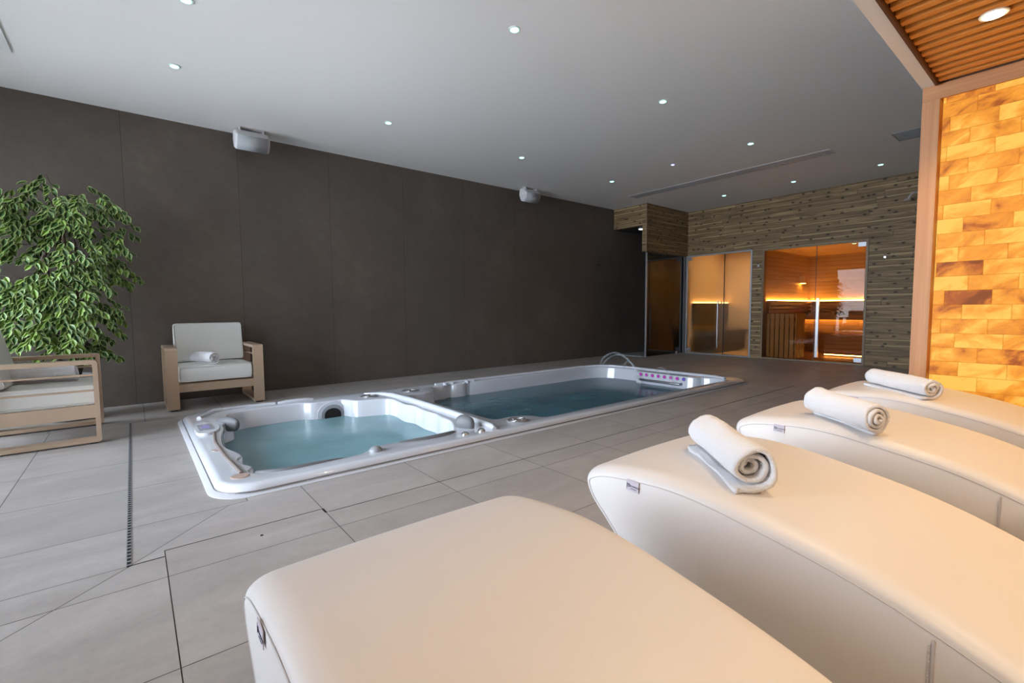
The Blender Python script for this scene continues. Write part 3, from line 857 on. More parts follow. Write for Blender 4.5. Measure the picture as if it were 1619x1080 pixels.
ZT = 0.055
TUB = [(0.60, 2.985), (0.50, 3.05), (0.49, 3.13), (0.52, 3.19), (0.475, 3.31), (0.48, 3.42), (0.51, 3.48), (0.50, 3.58), (0.455, 3.81), (0.48, 4.15), (0.53, 4.42), (0.55, 4.60), (0.64, 4.72), (0.62, 4.93), (0.72, 5.06),
       (0.95, 5.11), (1.30, 5.11), (1.42, 5.03), (1.60, 5.03), (1.72, 5.02), (1.80, 4.86), (1.95, 4.80), (2.10, 4.74), (2.14, 4.60), (2.11, 4.32), (2.145, 4.17), (2.12, 3.91), (2.13, 3.73), (2.095, 3.56), (2.09, 3.42), (2.0, 3.22),
       (1.84, 3.03), (1.56, 3.035), (1.38, 3.10), (1.26, 3.08), (1.15, 3.0), (1.0, 2.98), (0.83, 2.975)]
POOL = [(2.80, 2.975), (2.74, 3.08), (2.66, 3.16), (2.55, 3.19), (2.42, 3.19), (2.375, 3.26), (2.36, 3.6), (2.355, 4.2), (2.35, 4.65), (2.40, 4.77), (2.58, 4.80), (2.72, 4.86), (2.80, 5.0), (2.86, 5.10),
        (3.02, 5.11), (3.06, 5.15), (3.16, 5.16), (3.18, 5.12), (3.34, 5.12), (3.37, 5.16), (3.46, 5.16), (3.50, 5.12), (4.2, 5.12), (5.0, 5.12), (5.6, 5.12), (5.88, 5.05), (6.04, 4.86), (6.08, 4.5), (6.06, 4.36), (5.97, 4.31),
        (5.95, 4.1), (5.95, 3.6), (5.97, 3.38), (6.06, 3.33), (6.09, 3.2), (6.06, 3.05), (5.95, 2.98), (5.0, 2.97), (4.0, 2.97), (3.2, 2.97)]


def close_pts(P_, n=3): return [(p.x, p.y) for p in catmull([Vector((a, b_, 0)) for a, b_ in P_], n)]


tubp = close_pts(TUB, 4)[::-1]; poolp = close_pts(POOL, 3)
# POOL listed clockwise? make both clockwise/ccw consistent through signed area


def area2(P_): return sum(P_[i][0] * P_[(i + 1) % len(P_)][1] - P_[(i + 1) % len(P_)][0] * P_[i][1] for i in range(len(P_)))


if area2(tubp) < 0: tubp = tubp[::-1]
if area2(poolp) < 0: poolp = poolp[::-1]


def inset(P_, d):
    out = []; n_ = len(P_)
    for i in range(n_):
        a = Vector(P_[i - 1]); b_ = Vector(P_[(i + 1) % n_]); t = (b_ - a).normalized()
        out.append((P_[i][0] - t.y * d, P_[i][1] + t.x * d))
    return out


bm = bmesh.new()
prof = [(0.0, 0.0), (0.0, 0.018), (0.004, 0.0285), (0.010, 0.040), (0.020, 0.049), (0.034, 0.0545), (0.045, ZT)]
outer = []
for d_, z_ in prof:
    outer.append([bm.verts.new((x, y, z_)) for x, y in rrect(SX0 + d_, SX1 - d_, SY0 + d_, SY1 - d_, 0.20 - d_ * 0.5, 10)])
for A, B in zip(outer, outer[1:]): bridge(bm, A, B)
edges = []


def loop_edges(L): return [bm.edges.get((L[i], L[(i + 1) % len(L)])) or bm.edges.new((L[i], L[(i + 1) % len(L)])) for i in range(len(L))]


edges += loop_edges(outer[-1])
inner = []
for PP, depth in ((tubp, -0.42), (poolp, -0.62)):
    loops = []
    for d_, z_ in ((0, ZT), (0.004, ZT - 0.001), (0.010, ZT - 0.006), (0.014, ZT - 0.016), (0.018, -0.12), (0.05, -0.22), (0.16, depth)):
        Q = PP
        if d_ > 0.1:
            cx_ = sum(p[0] for p in PP) / len(PP); cy_ = sum(p[1] for p in PP) / len(PP)
            Q = [(cx_ + (p[0] - cx_) * 0.86, cy_ + (p[1] - cy_) * 0.80) for p in PP]
        elif d_ > 0: Q = inset(PP, d_)
        loops.append([bm.verts.new((x, y, z_)) for x, y in Q])
    edges += loop_edges(loops[0]); inner.append(loops)
bmesh.ops.triangle_fill(bm, edges=edges, use_beauty=True, use_dissolve=False)
for loops in inner:
    for A, B in zip(loops, loops[1:]): bridge(bm, A, B)
    bmesh.ops.triangle_fill(bm, edges=loop_edges(loops[-1]), use_beauty=True)
sparel(link_bm('shell', bm, 'acrylic', smooth=True, angle=50))
# white base flange and steel band
for nm, prof, mt in (('base_flange', [(0.004, 0.0005), (-0.035, 0.0005), (-0.035, 0.004), (-0.03, 0.007), (-0.004, 0.009), (0.002, 0.012)], 'caulk'), ('trim_band', [(0.003, 0.014), (-0.004, 0.014), (-0.004, 0.021), (0.003, 0.021)], 'band')):
    bm = bmesh.new(); R_ = []
    for d_, z_ in prof: R_.append([bm.verts.new((x, y, z_)) for x, y in rrect(SX0 + d_, SX1 - d_, SY0 + d_, SY1 - d_, 0.20 - d_ * 0.5, 10)])
    for A, B in zip(R_, R_[1:]): bridge(bm, A, B)
    sparel(link_bm(nm, bm, mt, smooth=True, angle=50))
# divider ridge between tub and pool
bm = bmesh.new(); tube(bm, [(2.19, 2.93, ZT + 0.004), (2.20, 2.98, ZT + 0.012), (2.22, 3.6, ZT + 0.014), (2.225, 4.4, ZT + 0.014), (2.21, 4.82, ZT + 0.012), (2.16, 5.0, ZT + 0.008), (2.02, 5.17, ZT + 0.002)], [0.018, 0.026, 0.028, 0.028, 0.026, 0.022, 0.012], 14)
sparel(link_bm('divider_ridge', bm, 'acrylic', smooth=True, angle=60))


def rimbar(name, pts, r):
    bm = bmesh.new(); tube(bm, [(x, y, ZT + dz) for x, y, dz in pts], r, 10); return sparel(link_bm(name, bm, 'acrylic', smooth=True, angle=60))


rimbar('rim_moulding', [(2.95, 5.19, 0.0), (3.2, 5.20, 0.006), (4.0, 5.2, 0.004), (5.6, 5.2, 0.004), (5.95, 5.12, 0.006), (6.13, 4.92, 0.008), (6.17, 4.5, 0.008), (6.15, 4.0, 0.008), (6.17, 3.5, 0.008), (6.18, 3.2, 0.008), (6.12, 3.03, 0.004)], 0.022)
for x0 in (3.05, 3.38):
    rimbar('rim_moulding', [(x0, 5.13, 0.0), (x0 + 0.03, 5.145, 0.012), (x0 + 0.09, 5.145, 0.012), (x0 + 0.12, 5.13, 0.0)], 0.026)
rimbar('rim_moulding', [(3.18, 5.125, -0.17), (3.18, 5.125, 0.004), (3.18, 5.16, 0.01)], 0.012)
rimbar('rim_moulding', [(1.12, 5.20, 0.0), (1.2, 5.19, 0.012), (1.38, 5.19, 0.012), (1.46, 5.20, 0.0)], 0.022)
rimbar('rim_moulding', [(0.42, 4.95, 0.0), (0.55, 5.18, 0.010), (0.8, 5.23, 0.006), (1.1, 5.23, 0.0)], 0.02)
# round diverter grilles
for cx_, cy_, r_ in ((2.0, 4.98, 0.105), (2.50, 4.99, 0.105), (2.52, 3.04, 0.098)):
    bm = bmesh.new(); disc(bm, (cx_, cy_, ZT - 0.001), r_, 2, 32, h=0.008, r2=r_ * 0.95); g_ = sparel(link_bm('filter_lid', bm, 'grey_plastic', bevel=0.002))
    bm = bmesh.new()
    for rr_ in (0.8, 0.55, 0.3): tube(bm, [(cx_ + r_ * rr_ * math.cos(t * math.pi / 12), cy_ + r_ * rr_ * math.sin(t * math.pi / 12), ZT + 0.008) for t in range(24)], 0.004, 6, closed=True)
    for t in range(6): a = t * math.pi / 3; tube(bm, [(cx_, cy_, ZT + 0.008), (cx_ + r_ * 0.8 * math.cos(a), cy_ + r_ * 0.8 * math.sin(a), ZT + 0.008)], 0.004, 6)
    o = link_bm('grille', bm, 'steel', g_)
# control panel
bm = bmesh.new()
L_ = [bm.verts.new(p) for p in catmull([Vector(q) for q in ((0.345, 4.28, ZT), (0.355, 4.62, ZT), (0.43, 4.68, ZT), (0.51, 4.52, ZT), (0.50, 4.32, ZT), (0.42, 4.22, ZT))], 5)]
L2 = [bm.verts.new((v.co.x * 0.94 + 0.43 * 0.06, v.co.y * 0.94 + 4.45 * 0.06, ZT + 0.018)) for v in L_]
bridge(bm, L_, L2); bm.faces.new(L2); cp = sparel(link_bm('control_panel', bm, 'acrylic', smooth=True, angle=45))
bm = bmesh.new(); box(bm, 0.365, 0.47, 4.34, 4.56, ZT + 0.018, ZT + 0.0225); dp = link_bm('display', bm, 'grey_plastic', cp, bevel=0.004)
bm = bmesh.new(); box(bm, 0.39, 0.445, 4.39, 4.51, ZT + 0.0225, ZT + 0.0235); link_bm('screen', bm, 'lcd', cp)
# grab groove (brown hose) on the left ledge
bm = bmesh.new(); tube(bm, [(0.46, 4.30, ZT + 0.004), (0.425, 3.95, ZT + 0.004), (0.43, 3.5, ZT + 0.004), (0.455, 3.08, ZT + 0.004)], 0.012, 8)
sparel(link_bm('ledge_groove', bm, mat('taupe_insert', (0.20, 0.165, 0.15), 0.4), smooth=True, angle=60))
PE = mat('peach_recess', (0.42, 0.31, 0.26), 0.4)
for cx_, cy_, r_ in ((0.44, 3.04, 0.05), (0.40, 3.72, 0.022)):
    bm = bmesh.new(); disc(bm, (cx_, cy_, ZT), r_, 2, 24, h=0.004, r2=r_ * 0.9); sparel(link_bm('cup_recess', bm, PE))


def pillow(pts, z0, z1, th, up=0.0):
    """soft curved pad standing on the tub edge; pts along its length"""
    bm = bmesh.new(); P3 = catmull([Vector((*p, 0)) for p in pts], 6, closed=False); R_ = []
    n_ = len(P3)
    for i, p in enumerate(P3):
        t = i / (n_ - 1); s = max(0.12, math.sin(math.pi * min(1, max(0, t))) ** 0.35)
        dd = (P3[min(i + 1, n_ - 1)] - P3[max(i - 1, 0)]).normalized(); nn = Vector((-dd.y, dd.x, 0))
        cz = (z0 + z1) / 2; hh = (z1 - z0) / 2 * s
        R_.append([bm.verts.new(p + nn * (th / 2 * s * math.cos(a)) + Vector((0, 0, cz + hh * math.sin(a) + up * math.sin(math.pi * t)))) for a in [2 * math.pi * k / 12 for k in range(12)]])
    for A, B in zip(R_, R_[1:]): bridge(bm, A, B)
    bm.faces.new(R_[0]); bm.faces.new(R_[-1])
    return sparel(link_bm('pillow', bm, 'pillow', smooth=True, angle=70))


pillow([(0.53, 4.72), (0.58, 4.66), (0.63, 4.60), (0.66, 4.53)], -0.03, 0.10, 0.07)
pillow([(0.475, 4.22), (0.465, 4.02), (0.455, 3.86), (0.475, 3.68)], -0.17, 0.045, 0.05)
pillow([(2.00, 3.20), (2.03, 3.16), (2.06, 3.11), (2.08, 3.06)], 0.01, 0.16, 0.08)
pillow([(1.93, 3.09), (1.83, 3.045), (1.65, 3.035), (1.42, 3.09)], 0.0, 0.078, 0.045)
pillow([(1.05, 3.0), (0.85, 2.99), (0.65, 3.0), (0.52, 3.10)], 0.0, 0.070, 0.05)
for x_, y_, r_ in ((1.24, 3.0, 0.045), (2.08, 2.95, 0.032), (1.93, 2.955, 0.03)):
    bm = bmesh.new(); bmesh.ops.create_uvsphere(bm, u_segments=20, v_segments=10, radius=r_, matrix=Matrix.Translation((x_, y_, ZT)) @ Matrix.Diagonal((1, 1, 0.75, 1)))
    sparel(link_bm('air_valve', bm, 'chrome' if r_ < 0.04 else 'grey_plastic', smooth=True))
# skimmer arch on far tub wall
sk = empty('skimmer'); sparel(sk)


def arch(w_, z0, z1, y0, y1, cx_):
    bm = bmesh.new(); pts = [(-w_, z0)] + [(w_ * math.cos(a), z1 - w_ * 0.8 + w_ * 0.8 * math.sin(a)) for a in [math.pi - math.pi * k / 14 for k in range(15)]] + [(w_, z0)]
    A = [bm.verts.new((cx_ + p[0], y0, p[1])) for p in pts]; B = [bm.verts.new((cx_ + p[0], y1, p[1])) for p in pts]
    bridge(bm, A, B); bm.faces.new(A); bm.faces.new(B); return bm


link_bm('surround', arch(0.155, -0.16, 0.045, 5.00, 5.09, 1.60), 'acrylic', sk, bevel=0.006)
link_bm('frame', arch(0.115, -0.16, 0.015, 4.985, 5.002, 1.60), 'grey_plastic', sk, bevel=0.004)
link_bm('opening', arch(0.085, -0.16, -0.02, 4.98, 4.99, 1.60), 'black', sk)
# swim jets with purple lights and the grab rail on the end wall
for k in range(8):
    yy = 4.23 - k * 0.1015; zz = 0.016
    bm = bmesh.new(); disc(bm, (5.934, yy, zz), 0.027, 0, 20, h=-0.006); j_ = sparel(link_bm('swim_jet', bm, 'grey_plastic'))
    bm = bmesh.new(); disc(bm, (5.927, yy, zz), 0.021, 0, 18, h=-0.003); link_bm('jet_light', bm, 'jet_blue' if k == 7 else 'jet_purple', j_)
bm = bmesh.new(); tube(bm, [(5.94, 4.23, -0.055), (5.88, 4.22, -0.055), (5.87, 4.1, -0.055), (5.87, 3.65, -0.055), (5.88, 3.56, -0.055), (5.94, 3.55, -0.055)], 0.017, 12)
sparel(link_bm('grab_rail', bm, 'steel', smooth=True, angle=60))
for p in ((0.80, 4.6), (0.88, 4.35), (0.74, 4.3), (0.95, 4.2), (0.8, 4.15), (1.9, 3.45), (2.02, 3.6)):
    bm = bmesh.new(); disc(bm, (p[0], p[1], -0.16), 0.03, 2, 16, h=0.008); sparel(link_bm('massage_jet', bm, 'dark'))
# ledge seat seen under the water near the front corner
bm = bmesh.new()
P3 = catmull([Vector((*q, 0)) for q in ((0.58, 3.22), (0.72, 3.06), (1.15, 3.1), (1.28, 3.28), (1.16, 3.5), (0.8, 3.52), (0.6, 3.42))], 5)
A = [bm.verts.new((p.x, p.y, -0.113)) for p in P3]; B = [bm.verts.new((p.x, p.y, -0.35)) for p in P3]
bridge(bm, A, B); bm.faces.new(A); sparel(link_bm('seat_pad', bm, 'acrylic', smooth=True, angle=50))

for nm, PP, mt, lb in (('tub_water', tubp, 'tub_water', 'milky turquoise water in the hot tub'), ('pool_water', poolp, 'pool_water', 'dark blue water in the long swim pool')):
    bm = bmesh.new(); Q = inset(PP, 0.016)
    A = [bm.verts.new((x, y, -0.12)) for x, y in Q]; f = bm.faces.new(A)
    bmesh.ops.triangulate(bm, faces=[f])
    o = link_bm(nm, bm, mt); tag(o, lb, 'water', None, 'stuff')
    if o.data.polygons[0].normal.z < 0: o.data.flip_normals()


def jet(pts, r, lb):
    bm = bmesh.new(); P3 = catmull([Vector(p) for p in pts], 8, closed=False); n_ = len(P3)
    tube(bm, P3, [r * (1.0 - 0.35 * math.sin(math.pi * i / n_)) for i in range(n_)], 8)
    return tag(link_bm('water_jet', bm, 'jet', smooth=True), lb, 'water jet', 'fountain jets over the pool end')


jet([(6.05, 5.12, 0.04), (6.0, 5.03, 0.18), (5.97, 4.86, 0.28), (5.94, 4.68, 0.305), (5.9, 4.48, 0.25), (5.86, 4.32, 0.14), (5.84, 4.22, 0.03), (5.83, 4.17, -0.12)], 0.022, 'tallest arching water jet over the far end of the pool')
jet([(6.05, 5.08, 0.04), (6.0, 4.97, 0.15), (5.97, 4.80, 0.25), (5.94, 4.64, 0.28), (5.9, 4.45, 0.22), (5.86, 4.3, 0.12), (5.84, 4.21, 0.0), (5.83, 4.18, -0.12)], 0.014, 'slim water jet just under the tallest arch')
jet([(6.12, 4.70, 0.05), (6.06, 4.62, 0.14), (6.0, 4.52, 0.18), (5.95, 4.40, 0.16), (5.9, 4.30, 0.08), (5.87, 4.24, -0.02), (5.86, 4.22, -0.12)], 0.018, 'low middle water jet under the tall arch')
jet([(6.14, 4.10, 0.05), (6.08, 4.04, 0.10), (6.0, 3.95, 0.135), (5.95, 3.85, 0.13), (5.9, 3.73, 0.06), (5.87, 3.66, -0.04), (5.86, 3.64, -0.12)], 0.018, 'lowest water jet, nearest the purple lights on the right')

# ------------------------------------------------------------------ loungers
PROF = [(0.62, 0.0), (0.69, 0.10), (0.79, 0.22), (0.895, 0.335), (0.963, 0.400), (0.990, 0.450), (0.984, 0.487), (0.95, 0.511), (0.89, 0.528), (0.78, 0.541), (0.68, 0.546), (0.57, 0.538), (0.45, 0.519), (0.32, 0.495), (0.22, 0.470), (0.12, 0.436),
        (0.0, 0.388), (-0.13, 0.348), (-0.28, 0.335), (-0.42, 0.36), (-0.56, 0.395), (-0.70, 0.385), (-0.84, 0.33), (-0.97, 0.27), (-1.02, 0.22), (-1.0, 0.17), (-0.90, 0.08), (-0.84, 0.0)]
BW = 0.64
prof_s = [Vector((0, p[0], p[1])) for p in PROF]
PC = catmull(prof_s, 5, closed=False)
NP = len(PC)
NRM = []
for i in range(NP):
    t = (PC[min(i + 1, NP - 1)] - PC[max(i - 1, 0)]).normalized()      # runs head-underside -> over the top
    NRM.append(Vector((0, t.z, -t.y)))                                   # outward


def off_prof(d): 
    out = []
    for i in range(NP):
        p = PC[i] - NRM[i] * d
        out.append(Vector((0, p.y, max(p.z, 0.0))))
    return out


# seam lies 28 mm inside the crown, on the side plane
def build_lounger():
    r = empty('lounger')
    ex, dz = 0.055, 0.030
    xs = []
    for k in range(9):
        a = math.pi / 2 * k / 8; xs.append((ex * (1 - math.sin(a)), dz * (1 - math.cos(a))))
    xs = xs[::-1]      # from x=0 (full drop) to x=ex (no drop)
    cols = [(x, d_) for x, d_ in xs] if False else []
    ang = [math.pi / 2 * k / 8 for k in range(9)]
    cols = [(ex * (1 - math.cos(a)), dz * (1 - math.sin(a))) for a in ang]
    mid = [(ex + (BW - 2 * ex) * k / 8, -0.004 * math.sin(math.pi * k / 8)) for k in range(1, 8)]
    cols = cols + mid + [(BW - x, d_) for x, d_ in cols[::-1]]
    bm = bmesh.new(); G = []
    for x, d_ in cols:
        G.append([bm.verts.new((x, p.y, p.z)) for p in off_prof(d_)])
    for A, B in zip(G, G[1:]):
        for i in range(NP - 1): bm.faces.new((A[i], A[i + 1], B[i + 1], B[i])).smooth = True
    # sides
    top_pad = link_bm('top_cover', bm, 'leather', r, recalc=True)
    for p in top_pad.data.polygons: p.use_smooth = True
    for nm, x, s in (('side_panel', 0.0, -1), ('side_panel', BW, 1)):
        bm = bmesh.new(); P_ = off_prof(dz)
        P2 = off_prof(dz + 0.004); x2 = x + s * 0.002
        A = [bm.verts.new((x, p.y, p.z)) for p in P_]; B = [bm.verts.new((x2, p.y, p.z)) for p in P2]
        bridge(bm, A, B); f = bm.faces.new(B)
        bmesh.ops.triangulate(bm, faces=[f])
        link_bm(nm, bm, 'leather_side', r, smooth=True, angle=60)
    # piping along the seam, both sides
    for x in (-0.0015, BW + 0.0015):
        bm = bmesh.new(); P_ = [p for p in off_prof(dz)][1:-1]
        tube(bm, [(x, p.y, p.z) for p in P_], 0.0014, 6); link_bm('piping', bm, 'piping', r)
    # vertical joint seam and stitches
    bm = bmesh.new(); box(bm, -0.0048, -0.003, 0.146, 0.149, 0.02, 0.405)
    for k in range(58): box(bm, -0.005, -0.0035, 0.152, 0.1535, 0.02 + k * 0.0065, 0.0235 + k * 0.0065)
    link_bm('side_seam', bm, 'piping', r)
    # stitches above the piping
    bm = bmesh.new(); acc = 0
    P_ = off_prof(dz - 0.007)
    for i in range(20, NP - 12):
        a, b_ = P_[i], P_[i + 1]; L_ = (b_ - a).length; k = 0
        nst = max(1, int(L_ / 0.006))
        for q in range(nst):
            p0 = a.lerp(b_, q / nst); p1 = a.lerp(b_, (q + 0.55) / nst)
            if p0.y < -0.2: continue
            tube(bm, [(0.0022, p0.y, p0.z), (0.0022, p1.y, p1.z)], 0.0006, 4)
    link_bm('stitching', bm, 'piping', r)
    return r


def add_tag(r):
    # woven tag on the side at the head, follows the seam slope
    tg = empty('brand_tag'); tg.parent = r; tg.location = (-0.0045, 0.795, 0.5125); tg.rotation_euler = (math.radians(2.5), 0, 0)
    nbox('tag_cloth', (-0.0016, 0.0, -0.0205, 0.0205, -0.031, 0.0), 'tag', tg)
    tl = [c_ for c_ in tg.children][0]
    R_ = (math.pi / 2, 0, -math.pi / 2)
    text('lettering', 'ICOMSONC', 0.0062, 'tag_ink', tg, (-0.0019, 0.0075, -0.0185), R_)
    text('small_lettering', 'comfort systems', 0.0031, 'tag_ink', tg, (-0.0019, 0.0065, -0.0245), R_)
    bm = bmesh.new()
    tube(bm, [(-0.002, 0.0125 + 0.0048 * math.cos(t * math.pi / 10), -0.0155 + 0.0048 * math.sin(t * math.pi / 10)) for t in range(20)], 0.0005, 5, closed=True)
    tube(bm, [(-0.002, 0.0155, -0.012), (-0.002, 0.0122, -0.0155), (-0.002, 0.0120, -0.0195)], 0.0009, 5)
    tube(bm, [(-0.002, 0.0098, -0.0125), (-0.002, 0.0122, -0.0155)], 0.0006, 5)
    link_bm('logo', bm, 'tag_ink', tg)
    bm = bmesh.new(); box(bm, -0.0021, -0.0017, 0.0183, 0.0192, -0.026, -0.008); link_bm('edge_mark', bm, 'tag_ink', tg)


proto = build_lounger(); add_tag(proto)
LX = [0.138, 1.088, 2.085, 3.065]
LL = ['white padded wave lounger nearest the camera with no towel on it', 'white padded wave lounger, second from the camera, carrying an open rolled towel',
      'white padded wave lounger, third from the camera, with a rolled towel across its head', 'white padded wave lounger standing right in front of the salt brick wall']
for i, x in enumerate(LX):
    o = proto if i == 0 else copy_tree(proto)
    o.location = (x, 0, 0)
    tag(o, LL[i], 'lounger', 'white wave loungers in a row')

# ------------------------------------------------------------------ towels


def towel(E1, E2, R, seed, lb, flap=0.0, turns=4.2, grp='rolled white towels', sag=0.0, flat=1.0, openness=0.0):
    """spiral-rolled terry towel from E1 (far end) to E2 (near end); ends are axis points"""
    rnd = random.Random(seed); E1 = Vector(E1); E2 = Vector(E2); ax = (E2 - E1); L = ax.length; ax.normalize()
    side = ax.cross(Vector((0, 0, 1))).normalized(); up = side.cross(ax).normalized()
    t_ = R / (turns + 0.6); th = t_ * 0.66
    # spiral centre line; last part can lie flat as a tail
    NS = int(turns * 22); cen = []
    for i in range(NS + 1):
        a = 2 * math.pi * turns * i / NS
        rad = t_ * 0.35 + (R - th / 2 - t_ * 0.35) * (i / NS)
        rad *= 1 + 0.13 * noise.noise(Vector((math.cos(a) * 1.2 + seed, math.sin(a) * 1.2, i / NS * 3)))
        ph = -math.pi / 2 - 2 * math.pi * turns + a + (0.35 if flap else 0)
        cen.append((rad * math.cos(ph), rad * math.sin(ph) * flat))
    if flap:
        x0, y0 = cen[-1]
        for k in range(1, 8): cen.append((x0 + flap * k / 7, -R * flat + th / 2 + 0.002 + (y0 + R * flat - th / 2) * (1 - k / 7) ** 2))
    n_ = len(cen); out_, in_ = [], []
    for i in range(n_):
        a = Vector(cen[max(i - 1, 0)]); b_ = Vector(cen[min(i + 1, n_ - 1)]); d_ = (b_ - a).normalized(); nn = Vector((d_.y, -d_.x))
        out_.append(Vector(cen[i]) + nn * th / 2); in_.append(Vector(cen[i]) - nn * th / 2)
    ring = out_ + in_[::-1]; M_ = len(ring); ND = 26
    bm = bmesh.new(); rings = []
    for k in range(ND + 1):
        u = k / ND; rr = []
        for j, q in enumerate(ring):
            idx = j if j < n_ else 2 * n_ - 1 - j
            s = idx / n_
            endshift = 0.014 * noise.noise(Vector((s * 9 + seed * 3.1, 2.0, 0))) + openness * (s - 0.5) * 1.0
            end2 = 0.012 * noise.noise(Vector((s * 7 + seed * 5.3, 7.0, 0)))
            pos = end2 * (1 - u) + (L + endshift) * u
            # rounding of the mouth and gentle waist
            e = min(u, 1 - u) * ND
            sh_ = 1.0 - (0.035 if e < 0.5 else 0.008 if e < 1.5 else 0)
            ang_ = math.atan2(q.y, q.x)
            w_ = 1 + 0.10 * noise.noise(Vector((math.cos(ang_) * 1.3, math.sin(ang_) * 1.3, u * 4 + seed))) * (q.length / R) + 0.022 * noise.noise(Vector((math.cos(ang_) * 5, math.sin(ang_) * 6, u * 20 + seed)))
            p = q * sh_ * w_
            if j == 0 or True:
                v = E1 + ax * pos + side * p.x + up * (max(p.y, -R * flat) - sag * math.sin(math.pi * u))
            rr.append(bm.verts.new(v))
        rings.append(rr)
    for A, B in zip(rings, rings[1:]): bridge(bm, A, B)
    for R_ in (rings[0], rings[-1]):
        for i in range(n_ - 1):
            bm.faces.new((R_[i], R_[i + 1], R_[M_ - 2 - i], R_[M_ - 1 - i])).smooth = True
    c = (E1 + E2) / 2; c.z -= R
    bmesh.ops.translate(bm, verts=bm.verts, vec=-c)
    o = link_bm('rolled_towel', bm, 'terry', smooth=True); o.location = c
    tag(o, lb, 'towel', grp); return o


def topz(y):
    best = 0
    for i in range(NP - 1):
        a, b_ = PC[i], PC[i + 1]
        if (a.y - y) * (b_.y - y) <= 0 and a.y != b_.y:
            best = max(best, a.z + (b_.z - a.z) * (y - a.y) / (b_.y - a.y))
    return best + 0.003


def bedtowel(p1, p2, R, *a, **k):
    fl = k.get('flat', 1.0)
    return towel((*p1, topz(p1[1]) + R * fl - 0.001), (*p2, topz(p2[1]) + R * fl - 0.001), R, *a, **k)


bedtowel((1.415, 0.765), (1.205, 0.520), 0.064, 1, 'rolled white towel with its near end spread open, on the second lounger', flap=0.03, turns=2.9, openness=0.05)
bedtowel((2.245, 0.725), (2.10, 0.470), 0.062, 2, 'rolled white towel with a tight spiral end, on the third lounger', turns=3.3, openness=-0.02)
bedtowel((3.34, 0.78), (3.13, 0.482), 0.066, 3, 'rolled white towel on the lounger beside the salt brick wall', flap=0.035, turns=2.6, flat=0.85)

# ------------------------------------------------------------------ armchairs
CW, CD, CHH = 0.872, 0.76, 0.64       # width, depth, arm height


def build_chair():
    r = empty('armchair')
    for s, x0 in ((0, 0.0), (1, CW - 0.10)):
        # flat-bar loop
        def loopbm(w0, w1):
            bm = bmesh.new(); n_ = 5
            def rr(d, rad):
                pts = []
                y0, y1, z0, z1 = d, CD - d, 0.012 + d, CHH - d
                for cy, cz, a0 in ((y1 - rad, z0 + rad, -90), (y1 - rad, z1 - rad, 0), (y0 + rad, z1 - rad, 90), (y0 + rad, z0 + rad, 180)):
                    for k in range(n_ + 1):
                        a = math.radians(a0 + 90 * k / n_); pts.append((cy + rad * math.cos(a), cz + rad * math.sin(a)))
                return pts
            O = rr(0, 0.022); I = rr(0.03, 0.006)
            A = [bm.verts.new((w0, *p)) for p in O]; B = [bm.verts.new((w1, *p)) for p in O]; C_ = [bm.verts.new((w1, *p)) for p in I]; D_ = [bm.verts.new((w0, *p)) for p in I]
            bridge(bm, A, B, smooth=False); bridge(bm, B, C_, smooth=False); bridge(bm, C_, D_, smooth=False); bridge(bm, D_, A, smooth=False)
            return bm
        sf = link_bm('side_frame', loopbm(x0, x0 + 0.10), 'champagne', r, smooth=True, angle=30)
        for zz in (0.40, 0.52):
            nbox('arm_rail', (x0 + 0.035, x0 + 0.06, 0.03, CD - 0.03, zz, zz + 0.014), 'champagne', r, bevel=0.002)
        nbox('side_apron', (x0 + 0.03, x0 + 0.06, 0.03, CD - 0.03, 0.195, 0.295), 'champagne', r, bevel=0.002)
        for yy in (0.03, CD - 0.07): nbox('foot_pad', (x0 + 0.02, x0 + 0.08, yy, yy + 0.04, 0.0, 0.012), 'rubber', r)
    nbox('front_rail', (0.10, CW - 0.10, 0.03, 0.055, 0.185, 0.27), 'champagne', r, bevel=0.002)
    nbox('back_rail', (0.10, CW - 0.10, CD - 0.06, CD - 0.03, 0.185, 0.27), 'champagne', r, bevel=0.002)
    nbox('back_support', (0.10, CW - 0.10, CD - 0.055, CD - 0.035, 0.45, 0.60), 'champagne', r, bevel=0.002)
    bm = bmesh.new()
    for k in range(5): box(bm, 0.10, CW - 0.10, 0.09 + k * 0.12, 0.15 + k * 0.12, 0.27, 0.282)
    link_bm('seat_slats', bm, 'champagne', r)

    def cush(name, w_, d_, h_, loc, rot):
        nx, ny, nz = 14, 12, 5
        bm = bmesh.new(); bmesh.ops.create_cube(bm, size=1)
        bmesh.ops.subdivide_edges(bm, edges=bm.edges, cuts=9, use_grid_fill=True)
        for v in bm.verts:
            x, y, z = v.co * 2
            e = lambda q: math.copysign(1 - (1 - abs(q)) ** 1.0, q)
            # superellipsoid-like softening near the edges
            fx = (1 - abs(x) ** 14 * 0.02); 
            bulge = (1 - abs(x) ** 4) * (1 - abs(y) ** 4)
            zz = z * (h_ / 2) * (0.90 + 0.14 * bulge)
            k = (1 - 0.02 * abs(z) ** 2)
            v.co = Vector((x * w_ / 2 * k, y * d_ / 2 * k, zz))
        o = link_bm(name, bm, 'cushion', r, bevel=0.02, bseg=4); o.location = loc; o.rotation_euler = rot
        o.data.set_sharp_from_angle(angle=math.radians(180))
        bm = bmesh.new()
        for zz in (h_ / 2 * 0.87, -h_ / 2 * 0.87):
            tube(bm, [(x, y, zz) for x, y in rrect(-w_ / 2 + 0.006, w_ / 2 - 0.006, -d_ / 2 + 0.006, d_ / 2 - 0.006, 0.03, 4)], 0.0045, 6, closed=True)
        link_bm('piping', bm, 'cushion', o, smooth=True)
        return o
    cush('seat_cushion', CW - 0.215, 0.66, 0.165, (CW / 2, 0.345, 0.366), (math.radians(0), 0, 0))
    cush('back_cushion', CW - 0.215, 0.43, 0.16, (CW / 2, 0.615, 0.655), (math.radians(90 - 12), 0, 0))
    return r


